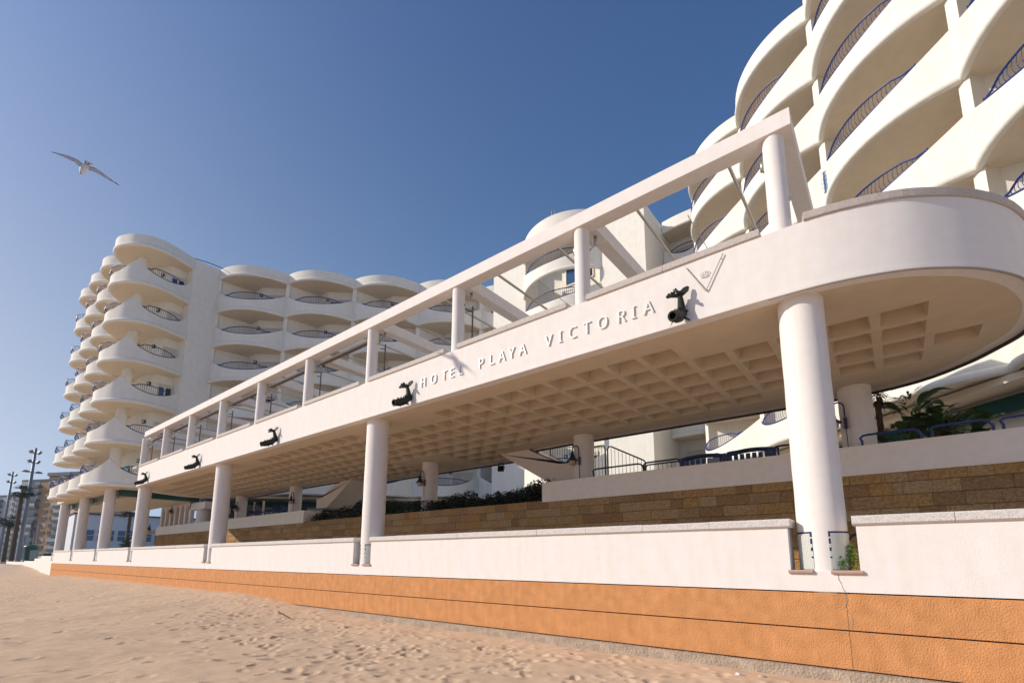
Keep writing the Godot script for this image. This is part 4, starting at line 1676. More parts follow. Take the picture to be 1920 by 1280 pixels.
	for s in [-1.0, 1.0]:
		st = tool()
		var a := Vector3(s * 0.095, -0.20, 0.27)
		quad(st, a + Vector3(0, 0.04, 0.02), a + Vector3(s * 0.08, -0.03, -0.07), a + Vector3(s * 0.09, -0.08, -0.05), a + Vector3(0, -0.04, 0.03))
		tri(st, a + Vector3(0, 0.04, 0.02), a + Vector3(0, -0.04, 0.03), a + Vector3(s * 0.05, -0.03, -0.09))
		part("side_fin", done(st), M.bronze, o, false)
		st = tool()
		lathe(st, Vector3(s * 0.08, -0.12, 0.37), [[0.0, -0.016], [0.017, 0.0], [0.0, 0.016]], 8)
		part("eye", done(st), M.black, o, false)
	st = tool()
	box_t(st, Transform3D(Basis(), Vector3(0.0, 0.02, 0.03)), Vector3(0.13, 0.10, 0.06))
	tube(st, [Vector3(0.07, 0.02, 0.05), Vector3(0.10, 0.02, 0.06)], 0.016, 7)
	tube(st, [Vector3(0, -0.02, 0.0), Vector3(0, -0.05, 0.14)], 0.05, 8)
	part("wall_plate", done(st), M.bronze, o, false)
	return o


# ---------------------------------------------------------------- stairs from the terrace down to the lower level
func build_stairs() -> void:
	for e in [[-24.9, -1.0, "left"], [-11.2, 1.0, "right"]]:
		var x0: float = e[0]
		var s: float = e[1]
		var w := thing("staircase", P(x0 + s * 2.2, 2.8, 15.5), "white concrete stair flight under the terrace, %s" % ("left one by the hedge" if s < 0.0 else "right one beside the wall lantern"), "staircase")
		var st := tool()
		# the flight: a sloping slab with solid cheeks
		var run := 2.05
		for d in [[14.76, 14.92, 0.55], [14.92, 16.10, 0.0], [16.10, 16.26, 0.55]]:
			var up: float = d[2]
			var a := [P(x0 - s * 1.5, 4.22, d[0]), P(x0 + s * 0.9, 2.84, d[0]), P(x0 + s * run, 2.84, d[0]), P(x0 + s * run, 2.84 + 0.05 + up, d[0]), P(x0 + s * 1.45, 2.87 + 0.05 + up, d[0]), P(x0 - s * 0.0, 4.22, d[0])]
			var b := []
			for p in a: b.append(p + Vector3(0, 0, -(d[1] - d[0])))
			for i in 6:
				var j := (i + 1) % 6
				quad(st, a[i], b[i], b[j], a[j])
			for f in [a, b]:
				for i in range(1, 5):
					tri(st, f[0], f[i], f[i + 1])
		part("flight", done(st), M.band_white, w)
		st = tool()
		for k in 8:
			var x := x0 + s * (-0.1 + 0.2 * k)
			block(st, x - 0.11, x + 0.11, 4.0 - 0.165 * k, 4.05 - 0.165 * k, 14.93, 16.09)
		part("steps", done(st), M.granite, w)
		if s > 0.0:
			_railing(w, P(x0 + 0.05, 4.20, 16.2), P(x0 + 1.6, 3.25, 16.2), 0.95)
			st = tool()
			tube(st, [P(x0 + 0.05, 4.20, 14.77), P(x0 + 1.45, 3.50, 14.77), P(x0 + 2.3, 3.49, 14.77)], 0.022, 6)
			part("edge_rail", done(st), M.navy, w)


# a blue tubular rail between two feet, with thin upright bars
func _railing(parent: Node3D, a: Vector3, b: Vector3, tall: float, bars := true) -> void:
	var st := tool()
	var up := Vector3(0, tall, 0)
	var e := (b - a).normalized() * 0.10
	tube(st, [a, a + up * 0.9, a + up + e * 0.5, a + up + e * 1.5, b + up - e * 1.5, b + up - e * 0.5, b + up * 0.9, b], 0.026, 8)
	part("rail_frame", done(st), M.navy, parent)
	if not bars or tall < 0.2: return
	st = tool()
	var n := int(a.distance_to(b) / 0.13)
	for i in range(1, n):
		var p := a.lerp(b, float(i) / n)
		tube(st, [p + Vector3(0, 0.03, 0), p + up], 0.008, 5)
	tube(st, [a + Vector3(0, 0.05, 0), b + Vector3(0, 0.05, 0)], 0.016, 6)
	part("rail_bars", done(st), M.navy, parent)


# ---------------------------------------------------------------- things on and behind the lower terrace
func build_lower_terrace_things() -> void:
	# low tubular hoops along the band
	var hoops := [[-7.57, -5.86, "leftmost, below the sloping rail"], [-5.82, -4.68, "left of the plastic barrier"], [-4.62, -3.53, "in front of the plastic barrier"], [-3.44, -2.38, "right of the plastic barrier"], [-2.26, -1.2, "just left of the near column"], [-0.42, 0.66, "in front of the dead-skirted plant"], [0.84, 1.80, "in front of the big paddle leaves"], [1.95, 3.2, "at the right edge"]]
	for e in hoops:
		var o := thing("hoop_rail", P((e[0] + e[1]) / 2, 2.55, 13.45), "low blue tubular hoop rail on the white band, %s" % e[2], "railing", "blue hoop rails on the white band")
		var st := tool()
		var a := P(e[0], 2.52, 13.46)
		var b := P(e[1], 2.52, 13.46)
		tube(st, [a, a + Vector3(0, 0.16, 0), a + Vector3(-0.03, 0.24, 0), a + Vector3(0.03, 0.29, 0), a + Vector3(0.12, 0.30, 0), b + Vector3(-0.16, 0.30, 0), b + Vector3(-0.06, 0.26, 0), b + Vector3(0, 0.16, 0), b], 0.027, 9)
		part("hoop", done(st), M.blue if e[0] > -1.0 else M.navy, o)
	var rail := thing("terrace_railing", P(-7.8, 2.3, 15.0), "dark blue railing with a sloping top rail, right of the lantern column", "railing")
	_railing(rail, P(-8.75, 2.35, 15.0), P(-7.95, 2.35, 15.0), 1.62)
	var st := tool()
	var a := P(-7.85, 2.4, 15.0)
	var b := P(-6.45, 2.4, 15.0)
	tube(st, [a, a + Vector3(0, 1.40, 0), a + Vector3(0.06, 1.50, 0), a + Vector3(0.15, 1.48, 0), b + Vector3(-0.06, 0.84, 0), b + Vector3(0, 0.76, 0), b], 0.026, 8)
	for i in range(1, 10):
		var f := i / 10.0
		var p := a.lerp(b, f)
		tube(st, [p, p + Vector3(0, lerpf(1.5, 0.82, f), 0)], 0.008, 5)
	part("sloping_panel", done(st), M.navy, rail)
	# blue plastic barrier with a pale plate
	for k in 2:
		var o := thing("plastic_barrier", P(-4.8 + k * 1.35, 2.3, 14.6), ["blue plastic crowd barrier with a pale grey plate, left of the pair", "plain blue plastic crowd barrier, right of the pair by the near column"][k], "barrier", "blue barriers on the lower terrace")
		var x0 := -5.15 + k * 1.42
		st = tool()
		var topl := []
		for i in 11:
			var f := i / 10.0
			topl.append(P(x0 + f * 1.32, 2.98 + 0.07 * sin(PI * f), 14.6))
		tube(st, topl, 0.065, 8)
		for i in 8:
			var f := (i + 0.5) / 8.0
			block(st, x0 + f * 1.32 - 0.055, x0 + f * 1.32 + 0.055, 2.40, 2.96, 14.57, 14.63)
		block(st, x0, x0 + 1.32, 2.38, 2.5, 14.56, 14.64)
		tube(st, [P(x0 + 1.36, 2.45, 14.6), P(x0 + 1.36, 3.05, 14.6)], 0.03, 6)
		part("frame", done(st), M.barrier_blue, o)
		if k == 0:
			st = tool()
			block(st, x0 + 0.88, x0 + 1.22, 2.62, 2.94, 14.53, 14.56)
			part("plate", done(st), M.barrier_panel, o)
	var br := thing("steel_barrier", P(-5.9, 2.3, 14.9), "blue steel barrier with close bars, left of the plastic barriers", "barrier")
	_railing(br, P(-6.35, 2.3, 14.8), P(-5.2, 2.3, 14.8), 0.72)
	# gooseneck lanterns
	var spots := [[-0.72, "right-hand lantern, on the back column behind the near column"], [-8.36, "lantern on the column right of the right stair flight"], [-16.36, "lantern on the middle back column against the white wing"], [-27.95, "lantern on the column left of the left stair flight"], [-35.6, "lantern farthest left under the terrace, in front of the teal fascia"]]
	var proto: Node3D = null
	for e in spots:
		var label: String = "dark blue gooseneck " + String(e[1])
		if proto == null:
			proto = _lantern(P(e[0], 2.55, 13.90), label)
		else:
			copy_of(proto, "wall_lantern", P(e[0], 2.55, 13.90), 0.0, label)
	copy_of(proto, "wall_lantern", P(-46.6, 2.9, 13.3), 0.0, "dark blue gooseneck lantern beside the arcade pier")
	copy_of(proto, "wall_lantern", P(-47.5, 1.45, 12.2), 0.0, "dark blue gooseneck lantern in the passage behind the fourth column")
	# floodlight on the deck's back edge
	var fl := thing("floodlight", P(-13.9, 4.15, 16.3), "small black floodlight hanging from the back edge of the terrace", "floodlight")
	st = tool()
	box_t(st, Transform3D(Basis.from_euler(Vector3(-0.5, 0.4, 0)), P(-13.9, 3.98, 16.25)), Vector3(0.28, 0.26, 0.12))
	part("housing", done(st), M.black, fl)
	st = tool()
	tube(st, [P(-14.06, 3.98, 16.25), P(-14.06, 4.22, 16.2), P(-13.74, 4.22, 16.2), P(-13.74, 3.98, 16.25)], 0.018, 6)
	part("yoke", done(st), M.dark_steel, fl)
	# blue cafe tables and chairs behind the left band
	var table: Node3D = null
	var chair: Node3D = null
	var tp := [-39.0, -36.9, -34.2, -32.4, -30.6]
	for i in tp.size():
		var tl: String = "round blue cafe table behind the left white band, number %s from the arcade" % ["one", "two", "three", "four", "five"][i]
		var at := P(tp[i], 2.30, 14.5 + 0.3 * (i % 2))
		if table == null:
			table = thing("cafe_table", at, tl, "table", "blue cafe tables on the left terrace")
			st = tool()
			lathe(st, Vector3.ZERO, [[0.0, 0.72], [0.55, 0.72], [0.57, 0.74], [0.55, 0.76], [0.0, 0.76]], 20)
			part("table_top", done(st), M.blue, table, false)
			st = tool()
			lathe(st, Vector3.ZERO, [[0.24, 0.0], [0.22, 0.03], [0.035, 0.06], [0.03, 0.72]], 12)
			part("leg", done(st), M.blue, table, false)
		else:
			var c := copy_of(table, "cafe_table", at, 0.0, tl)
			c.set_meta("group", "blue cafe tables on the left terrace")
		for s in [-1.0, 1.0]:
			var cl: String = "blue metal cafe chair at the %s side of cafe table %s from the arcade" % ["left" if s < 0 else "right", ["one", "two", "three", "four", "five"][i]]
			var cat := at + Vector3(s * 0.78, 0, 0.1)
			if chair == null:
				chair = _chair(cat, PI / 2 * s, cl)
			else:
				copy_of(chair, "cafe_chair", cat, PI / 2 * s, cl)
	# arcade with a heavy white end pier
	var ar := thing("arcade", P(-47.0, 2.3, 13.7), "white arcade of six narrow round arches with a solid end pier, under the far wing", "arcade")
	st = tool()
	var x0 := -50.4
	var pitch := 1.13
	for i in 7:
		var x := x0 + i * pitch
		block(st, x - 0.15, x + 0.15, 2.3, 3.72, 13.60, 13.85)
		if i < 6:
			var r := pitch / 2 - 0.15
			var prev := Vector2(x + 0.15, 3.72)
			for k in range(1, 13):
				var t := PI - PI * k / 12.0
				var c := Vector2(x + pitch / 2 + r * cos(t), 3.72 + r * sin(t))
				for dd in [13.60, 13.85]:
					quad(st, P(prev.x, prev.y, dd), P(prev.x, 4.36, dd), P(c.x, 4.36, dd), P(c.x, c.y, dd))
				quad(st, P(prev.x, prev.y, 13.60), P(c.x, c.y, 13.60), P(c.x, c.y, 13.85), P(prev.x, prev.y, 13.85))
				prev = c
			block(st, x - 0.15, x + 0.15, 3.72, 4.36, 13.601, 13.849)
	part("arches", done(st), M.band_white, ar)
	st = tool()
	block(st, -43.4, -40.6, 3.62, 4.15, 13.56, 14.5)
	lathe(st, P(-42.2, 0, 14.1) * Vector3(1, 0, 1), [[0.5, 2.3 + EYE], [0.5, 3.62 + EYE]], 24)
	part("end_pier", done(st), M.band_white, ar)
	# big glazed front beside it
	var gl := thing("restaurant_glazing", P(-38.5, 2.3, 15.8), "dark glazed restaurant front in white frames behind the left lanterns", "window wall")
	for i in 4:
		st = tool()
		block(st, -41.0 + i * 1.4, -39.75 + i * 1.4, 2.3, 3.95, 15.5, 15.53)
		part("pane", done(st), M.dark_glass, gl)
		st = tool()
		block(st, -39.75 + i * 1.4, -39.6 + i * 1.4, 2.3, 4.0, 15.46, 15.56)
		part("mullion", done(st), M.frame_white, gl)
	# towels on a railing of the right wing
	var tw := thing("hanging_towels", P(-0.95, 14.4, 20.4), "striped beach towels hung over the end of an upper balcony railing", "towel")
	for i in 3:
		st = tool()
		for k in 6:
			var y0 := 14.95 - k * 0.16
			var y1 := y0 - 0.16
			var w := 0.10
			var off := 0.02 * sin(k * 1.3 + i)
			quad(st, P(-1.02 + i * 0.10 + off, y0, 20.30 + i * 0.05), P(-1.02 + i * 0.10 + w + off, y0, 20.26 + i * 0.05), P(-1.02 + i * 0.10 + w - off, y1, 20.26 + i * 0.05), P(-1.02 + i * 0.10 - off, y1, 20.30 + i * 0.05))
		part("towel", done(st), [M.towel_white, M.towel_blue, M.towel_red][i] if i < 2 else M.towel_white, tw)


func _lantern(at: Vector3, label: String) -> Node3D:
	var l := thing("wall_lantern", at, label, "lantern", "blue lanterns on the back columns")
	var st := tool()
	tube(st, [Vector3(0, 0.0, 0), Vector3(0, 0.62, 0.02)], 0.012, 6)
	part("conduit", done(st), M.navy, l, false)
	st = tool()
	var pts := [Vector3(0, 0.58, 0.0), Vector3(0, 0.85, 0.02)]
	for i in 11:
		var t := PI * i / 10.0
		pts.append(Vector3(-0.13 + 0.13 * cos(t), 1.10 + 0.16 * sin(t), 0.04))
	pts.append(Vector3(-0.26, 1.04, 0.04))
	tube(st, pts, 0.019, 8)
	box_t(st, Transform3D(Basis(), Vector3(0, 0.72, -0.0)), Vector3(0.07, 0.28, 0.05))
	part("gooseneck", done(st), M.navy, l, false)
	st = tool()
	lathe(st, Vector3(-0.26, 0, 0.04), [[0.0, 1.06], [0.045, 1.05], [0.055, 0.97], [0.075, 0.92], [0.085, 0.85], [0.19, 0.76], [0.19, 0.745], [0.10, 0.76]], 18)
	part("hood", done(st), M.navy, l, false)
	st = tool()
	lathe(st, Vector3(-0.26, 0, 0.04), [[0.10, 0.765], [0.125, 0.72], [0.12, 0.65], [0.085, 0.595], [0.0, 0.575]], 18)
	part("globe", done(st), M.globe, l, false)
	return l


func _chair(at: Vector3, turn: float, label: String) -> Node3D:
	var o := thing("cafe_chair", at, label, "chair", "blue cafe chairs on the left terrace", turn)
	var st := tool()
	box_t(st, Transform3D(Basis(), Vector3(0, 0.44, 0)), Vector3(0.42, 0.03, 0.42))
	part("seat", done(st), M.blue, o, false)
	st = tool()
	for x in [-0.19, 0.19]:
		tube(st, [Vector3(x, 0.44, -0.2), Vector3(x, 0.86, -0.26)], 0.014, 6)
	for i in 3:
		box_t(st, Transform3D(Basis(), Vector3(0, 0.60 + i * 0.11, -0.225 - i * 0.015)), Vector3(0.38, 0.05, 0.015))
	part("backrest", done(st), M.blue, o, false)
	for x in [-0.19, 0.19]:
		for z in [-0.19, 0.19]:
			st = tool()
			tube(st, [Vector3(x, 0.43, z), Vector3(x * 1.08, 0.0, z * 1.1)], 0.013, 6)
			part("leg", done(st), M.blue, o, false)
	return o


# ---------------------------------------------------------------- plants
# a leaf blade: bent strip, folded along its rib
func blade(st: SurfaceTool, base: Vector3, dir: Vector3, len_: float, width: float, droop: float, n := 6, split := false) -> void:
	var side := dir.cross(Vector3.UP)
	if side.length() < 0.05: side = Vector3.RIGHT
	side = side.normalized()
	var p := base
	var d := dir.normalized()
	var pts := [p]
	var ws := [0.02 * width]
	for i in n:
		p += d * len_ / n
		d = (d + Vector3.DOWN * droop / n).normalized()
		pts.append(p)
		var f := float(i + 1) / n
		ws.append(width * sin(PI * minf(0.06 + f * 0.94, 1.0)) * (1.0 if not split or i % 2 == 0 else 0.55))
	for i in n:
		var a: Vector3 = pts[i]
		var b: Vector3 = pts[i + 1]
		var up := Vector3(0, 0.28, 0)
		quad(st, a, b, b + (side + up) * ws[i + 1], a + (side + up) * ws[i])
		quad(st, a, a + (-side + up) * ws[i], b + (-side + up) * ws[i + 1], b)


# a pinnate or fan frond with separate leaflets
func frond(st: SurfaceTool, base: Vector3, dir: Vector3, len_: float, leaf: float, droop: float, r: RandomNumberGenerator, n := 16) -> void:
	var side := dir.cross(Vector3.UP)
	if side.length() < 0.05: side = Vector3.RIGHT
	side = side.normalized()
	var p := base
	var d := dir.normalized()
	var prev := p
	for i in n:
		p += d * len_ / n
		d = (d + Vector3.DOWN * droop / n).normalized()
		var w := side * 0.012
		quad(st, prev - w, p - w, p + w, prev + w)
		prev = p
		if i < 2: continue
		var f := float(i) / n
		var ll := leaf * sin(PI * (0.15 + 0.8 * f)) * r.randf_range(0.8, 1.1)
		for s in [-1.0, 1.0]:
			var ld: Vector3 = (side * s + d * 0.75 + Vector3.DOWN * r.randf_range(0.1, 0.55)).normalized()
			var wv := d * 0.022
			tri(st, p - wv, p + wv, p + ld * ll)


func leaf_cloud(st: SurfaceTool, c: Vector3, size: Vector3, count: int, leaf: float, r: RandomNumberGenerator) -> void:
	for i in count:
		var u := Vector3(r.randfn(), r.randfn(), r.randfn()).normalized() * pow(r.randf(), 0.4)
		var p := c + u * size * 0.5
		var a := Vector3(r.randf_range(-1, 1), r.randf_range(-0.4, 1), r.randf_range(-1, 1)).normalized()
		var b := a.cross(Vector3(r.randf_range(-1, 1), r.randf_range(-1, 1), r.randf_range(-1, 1))).normalized()
		var l := leaf * r.randf_range(0.6, 1.3)
		quad(st, p - a * l, p + b * l * 0.4, p + a * l, p - b * l * 0.4)


func build_plants() -> void:
	var r := RandomNumberGenerator.new()
	r.seed = 21
	# hedge along the stone wall between the two white bands
	var spots := [[-25.4, -23.2, 2.38], [-23.2, -21.0, 2.52], [-21.0, -18.6, 2.62], [-18.6, -16.0, 2.42], [-16.0, -14.9, 2.36], [-14.9, -13.4, 2.52], [-13.4, -12.6, 2.20], [-12.6, -11.2, 2.42], [-11.2, -10.3, 2.55], [-10.3, -9.55, 2.62]]
	var words := ["farthest left, beside the left band end", "second from the left", "under the left stair flight", "behind the second column", "left of the middle lantern column", "tuft right of the middle lantern column", "lowest clump in the row", "rounded clump below the white block", "dense clump with a bare top", "tallest clump at the right band end"]
	for i in spots.size():
		var e: Array = spots[i]
		var o := thing("hedge_bush", P((e[0] + e[1]) / 2, 1.86, 13.9), "dark green hedge bush on the stone wall, %s" % words[i], "bush", "hedge bushes on top of the stone wall")
		var st := tool()
		for k in 5:
			var f := (k + r.randf()) / 5.0
			var h: float = e[2] * r.randf_range(0.96, 1.03)
			leaf_cloud(st, P(lerpf(e[0], e[1], f), (1.85 + h) / 2, 13.9 + r.randf() * 0.3), Vector3((e[1] - e[0]) * 0.62, (h - 1.80) * 1.4, 1.0), 520, 0.055, r)
		var fo := part("foliage", done(st), M.hedge, o)
		fo.set_meta("kind", "stuff")
		st = tool()
		for k in 4:
			var x: float = lerpf(e[0], e[1], (k + 0.5) / 4.0)
			tube(st, [P(x, 1.86, 14.0), P(x + 0.05, 2.15, 13.95)], 0.02, 5)
		part("stem", done(st), M.trunk, o)
	for e in [[-11.9, "left"], [-10.42, "right"]]:
		var o := thing("garden_lamp", P(e[0], 1.86, 13.75), "small dark dome-topped bollard lamp in the hedge, the %s one" % e[1], "lamp", "bollard lamps in the hedge")
		var st := tool()
		lathe(st, Vector3.ZERO, [[0.05, 0.0], [0.05, 0.42], [0.10, 0.43], [0.11, 0.50], [0.085, 0.60], [0.0, 0.68]], 14)
		part("post", done(st), M.navy, o, false)
	# paddle-leaved plants, a dead-skirted palm and low growth behind the right-hand rails
	var palm := thing("skirted_palm", P(-0.05, 2.3, 15.4), "thin ringed palm trunk with a brown dead skirt under the terrace edge", "palm")
	var st := tool()
	var ring := []
	for i in 15:
		ring.append([0.065 + (0.012 if i % 2 else 0.0), i * 0.125])
	lathe(st, Vector3.ZERO, ring, 10)
	part("trunk", done(st), M.trunk, palm, false)
	st = tool()
	for i in 90:
		var a := r.randf() * TAU
		blade(st, Vector3(0, 1.72 + r.randf() * 0.25, 0), Vector3(cos(a), r.randf_range(-0.6, 0.7), sin(a)), r.randf_range(0.25, 0.42), 0.018, 2.0, 3)
	part("dead_skirt", done(st), M.dead_leaf, palm, false)
	st = tool()
	for i in 14:
		var a := r.randf() * TAU
		blade(st, Vector3(0, 1.95, 0), Vector3(cos(a), 0.9, sin(a)), r.randf_range(0.5, 0.9), 0.03, 1.2, 5)
	part("crown", done(st), M.palm_leaf, palm, false)
	var paddles := [[0.62, 15.9, 2.55, 18, "tallest green paddle-leaved plant, its top against the white wing"], [1.25, 15.7, 1.75, 22, "bushy paddle-leaved plant left of the arched opening"], [0.30, 15.2, 1.2, 8, "paddle-leaved plant with a torn yellow leaf beside the skirted palm"], [1.62, 15.1, 0.95, 12, "low broad-leaved plant behind the blue hoop rail"]]
	for e in paddles:
		var o := thing("paddle_plant", P(e[0], 2.3, e[1]), e[4], "plant", "paddle-leaved plants behind the hoop rails")
		st = tool()
		var stem := tool()
		var yellow := tool()
		for i in e[3]:
			var a := r.randf() * TAU
			var h: float = e[2] * r.randf_range(0.45, 0.95)
			var top := Vector3(cos(a) * 0.22, h * 0.72, sin(a) * 0.22)
			tube(stem, [Vector3(cos(a) * 0.05, 0, sin(a) * 0.05), top * Vector3(0.6, 0.6, 0.6), top], 0.022, 5, 0.012)
			blade(yellow if i % 7 == 3 else st, top, Vector3(cos(a) * 0.75, 0.8, sin(a) * 0.75), r.randf_range(0.5, 0.85), r.randf_range(0.14, 0.22), 1.5, 8, r.randf() < 0.4)
		for i in e[3] * 3:
			var a := r.randf() * TAU
			blade(st, Vector3(cos(a) * 0.12, e[2] * r.randf_range(0.2, 0.8), sin(a) * 0.12), Vector3(cos(a), r.randf_range(0.2, 1.2), sin(a)), r.randf_range(0.25, 0.5), 0.03, 1.2, 4)
		part("leaves", done(st), M.leaf, o, false)
		part("stems", done(stem), M.leaf_yellow, o, false)
		part("yellow_leaves", done(yellow), M.leaf_yellow, o, false)
	var low := thing("flowering_shrub", P(-0.42, 2.3, 14.9), "small grey-green shrub with pale flower dots right of the back column", "shrub")
	st = tool()
	leaf_cloud(st, Vector3(0, 0.45, 0), Vector3(0.5, 0.85, 0.5), 420, 0.04, r)
	part("foliage", done(st), M.palm_leaf, low, false)
	st = tool()
	leaf_cloud(st, Vector3(0, 0.5, 0), Vector3(0.5, 0.8, 0.5), 50, 0.022, r)
	part("flowers", done(st), M.frame_white, low, false)
	# weed and a bent pipe in the notch right of the near column
	var weed := thing("weed_clump", P(-0.58, -0.185, 8.62), "bright green weed growing on the sill right of the tiled column", "plant")
	st = tool()
	leaf_cloud(st, Vector3(0.03, 0.20, 0.0), Vector3(0.20, 0.40, 0.16), 330, 0.022, r)
	leaf_cloud(st, Vector3(-0.10, 0.10, 0.12), Vector3(0.14, 0.22, 0.1), 130, 0.02, r)
	part("leaves", done(st), M.leaf_bright, weed, false)
	st = tool()
	tube(st, [Vector3(0.0, 0, 0), Vector3(0.02, 0.2, 0), Vector3(0.04, 0.36, 0.0)], 0.006, 5)
	tube(st, [Vector3(0.0, 0, 0.05), Vector3(-0.08, 0.12, 0.12)], 0.005, 5)
	part("stems", done(st), M.leaf, weed, false)
	st = tool()
	tube(st, [P(-0.46, 0.36, 9.0), P(-0.54, 0.33, 8.95), P(-0.60, 0.24, 8.92), P(-0.62, 0.1, 8.9), P(-0.62, -0.3, 8.9)], 0.022, 8)
	lone("bent_pipe", st, M.dark_steel, "dark bent pipe behind the bright green weed in the wall notch", "pipe")
	# the promenade palms
	var palms := [[-99.0, 9.9, 9.9, "tall fan palm on the promenade beside the nearer light mast"], [-108.0, 10.0, 6.0, "fan palm at the left edge, lower than its neighbour"], [-93.0, 21.3, 2.6, "short fan palm behind the wall between the second and third far columns"], [-95.0, 21.6, 7.6, "fan palm whose crown shows high between the far columns"]]
	for e in palms:
		var o := thing("fan_palm", P(e[0], -0.7, e[1]), e[3], "palm", "fan palms along the promenade")
		st = tool()
		var prof := []
		for i in 16:
			prof.append([0.27 - 0.07 * i / 15.0 + (0.02 if i % 2 else 0.0), e[2] * i / 15.0])
		lathe(st, Vector3.ZERO, prof, 10)
		part("trunk", done(st), M.trunk, o, false)
		st = tool()
		var dead := tool()
		var size: float = 1.0 if e[2] > 4.0 else 0.8
		for i in 34:
			var a := r.randf() * TAU
			var el := r.randf_range(-0.5, 1.1)
			var d := Vector3(cos(a) * cos(el), sin(el), sin(a) * cos(el))
			var stalk := Vector3(0, e[2], 0) + d * 0.75 * size
			tube(st, [Vector3(0, e[2] - 0.1, 0), stalk], 0.03, 4)
			# a fan of stiff leaflets
			var s := d.cross(Vector3.UP).normalized()
			for k in 11:
				var f := lerpf(-1.25, 1.25, k / 10.0)
				var ld := (d * cos(f) + s * sin(f) + Vector3.DOWN * 0.25).normalized()
				blade(st if el > -0.25 else dead, stalk, ld, r.randf_range(0.75, 1.05) * size, 0.05, 0.9, 3)
		part("crown", done(st), M.palm_leaf, o, false)
		part("dead_fronds", done(dead), M.dead_leaf, o, false)


# ---------------------------------------------------------------- the town along the promenade
func apartment(at: Vector3, turn: float, wide: float, deep: float, floors: int, base: Material, stripe: Material, label: String, penthouse: bool, seed_: int) -> void:
	var o := thing("apartment_building", at, label, "building", "", turn)
	var r := RandomNumberGenerator.new()
	r.seed = seed_
	var fh := 3.0
	var tall := floors * fh
	var st := tool()
	box_t(st, Transform3D(Basis(), Vector3(0, tall / 2, -deep / 2)), Vector3(wide, tall, deep))
	part("wall", done(st), base, o, false)
	st = tool()
	box_t(st, Transform3D(Basis(), Vector3(0, tall + 0.4, -deep / 2)), Vector3(wide + 0.6, 0.8, deep + 0.6))
	part("roof", done(st), M.apartment_grey, o, false)
	if penthouse:
		st = tool()
		box_t(st, Transform3D(Basis(), Vector3(wide * 0.12, tall + 1.8, -deep / 2)), Vector3(wide * 0.62, 2.2, deep * 0.6))
		part("penthouse", done(st), base, o, false)
		st = tool()
		box_t(st, Transform3D(Basis(), Vector3(wide * 0.12, tall + 3.5, -deep / 2)), Vector3(wide * 0.66, 1.4, deep * 0.66))
		box_t(st, Transform3D(Basis(), Vector3(wide * 0.2, tall + 4.6, -deep / 2)), Vector3(1.2, 1.2, 1.2))
		part("penthouse_roof", done(st), M.slate, o, false)
	# balcony bands and windows, floor by floor
	for k in floors:
		st = tool()
		var y := k * fh
		for e in [[-0.30, 0.34], [0.34, 0.30]]:
			box_t(st, Transform3D(Basis(), Vector3(wide * e[0], y + 0.62, 0.7)), Vector3(wide * e[1], 1.15, 1.4))
		box_t(st, Transform3D(Basis(), Vector3(wide / 2 + 0.5, y + 0.62, -deep * 0.4)), Vector3(1.0, 1.15, deep * 0.5))
		part("balcony", done(st), stripe, o, false)
		for e in [-0.40, -0.24, 0.26, 0.42]:
			var q := r.randf()
			st = tool()
			box_t(st, Transform3D(Basis(), Vector3(wide * e, y + 2.05, 0.04 + (0.9 if q < 0.35 else 0.0))), Vector3(wide * 0.14, 1.6, 0.12))
			part("window", done(st), M.apartment_white if q < 0.45 else M.villa_glass, o, false)
		for e in [0.02, 0.12]:
			st = tool()
			box_t(st, Transform3D(Basis(), Vector3(wide * e, y + 1.9, 0.05)), Vector3(wide * 0.06, 1.4, 0.12))
			part("window", done(st), M.apartment_white if r.randf() < 0.5 else M.dark_glass, o, false)
		for z in 2:
			st = tool()
			box_t(st, Transform3D(Basis(), Vector3(wide / 2 + 0.04, y + 2.05, -deep * (0.28 + 0.3 * z))), Vector3(0.12, 1.6, deep * 0.2))
			part("window", done(st), M.apartment_white if r.randf() < 0.6 else M.villa_glass, o, false)


func car(at: Vector3, turn: float, paint: Material, label: String) -> void:
	var o := thing("parked_car", at, label, "car", "cars parked along the promenade", turn)
	var st := tool()
	var side := PackedVector2Array([Vector2(-2.1, 0.35), Vector2(-2.15, 0.75), Vector2(-1.2, 0.92), Vector2(1.75, 0.95), Vector2(2.1, 0.8), Vector2(2.1, 0.35)])
	var roof := PackedVector2Array([Vector2(-1.25, 0.90), Vector2(-0.55, 1.42), Vector2(0.95, 1.45), Vector2(1.75, 0.93)])
	for e in [[side, 0.85, "body", paint], [roof, 0.72, "cabin", M.dark_glass]]:
		st = tool()
		var poly: PackedVector2Array = e[0]
		var w: float = e[1]
		for i in poly.size():
			var p := poly[i]
			var q := poly[(i + 1) % poly.size()]
			quad(st, Vector3(p.x, p.y, w), Vector3(p.x, p.y, -w), Vector3(q.x, q.y, -w), Vector3(q.x, q.y, w))
		for z in [w, -w]:
			for i in range(1, poly.size() - 1):
				tri(st, Vector3(poly[0].x, poly[0].y, z), Vector3(poly[i].x, poly[i].y, z), Vector3(poly[i + 1].x, poly[i + 1].y, z))
		part(e[2], done(st), e[3], o, false)
	st = tool()
	box_t(st, Transform3D(Basis(), Vector3(0.2, 1.45, 0)), Vector3(1.5, 0.06, 1.36))
	part("roof", done(st), paint, o, false)
	for x in [-1.3, 1.3]:
		for z in [-0.8, 0.8]:
			st = tool()
			tube(st, [Vector3(x, 0.32, z - 0.1), Vector3(x, 0.32, z + 0.1)], 0.32, 14)
			part("wheel", done(st), M.tyre, o, false)


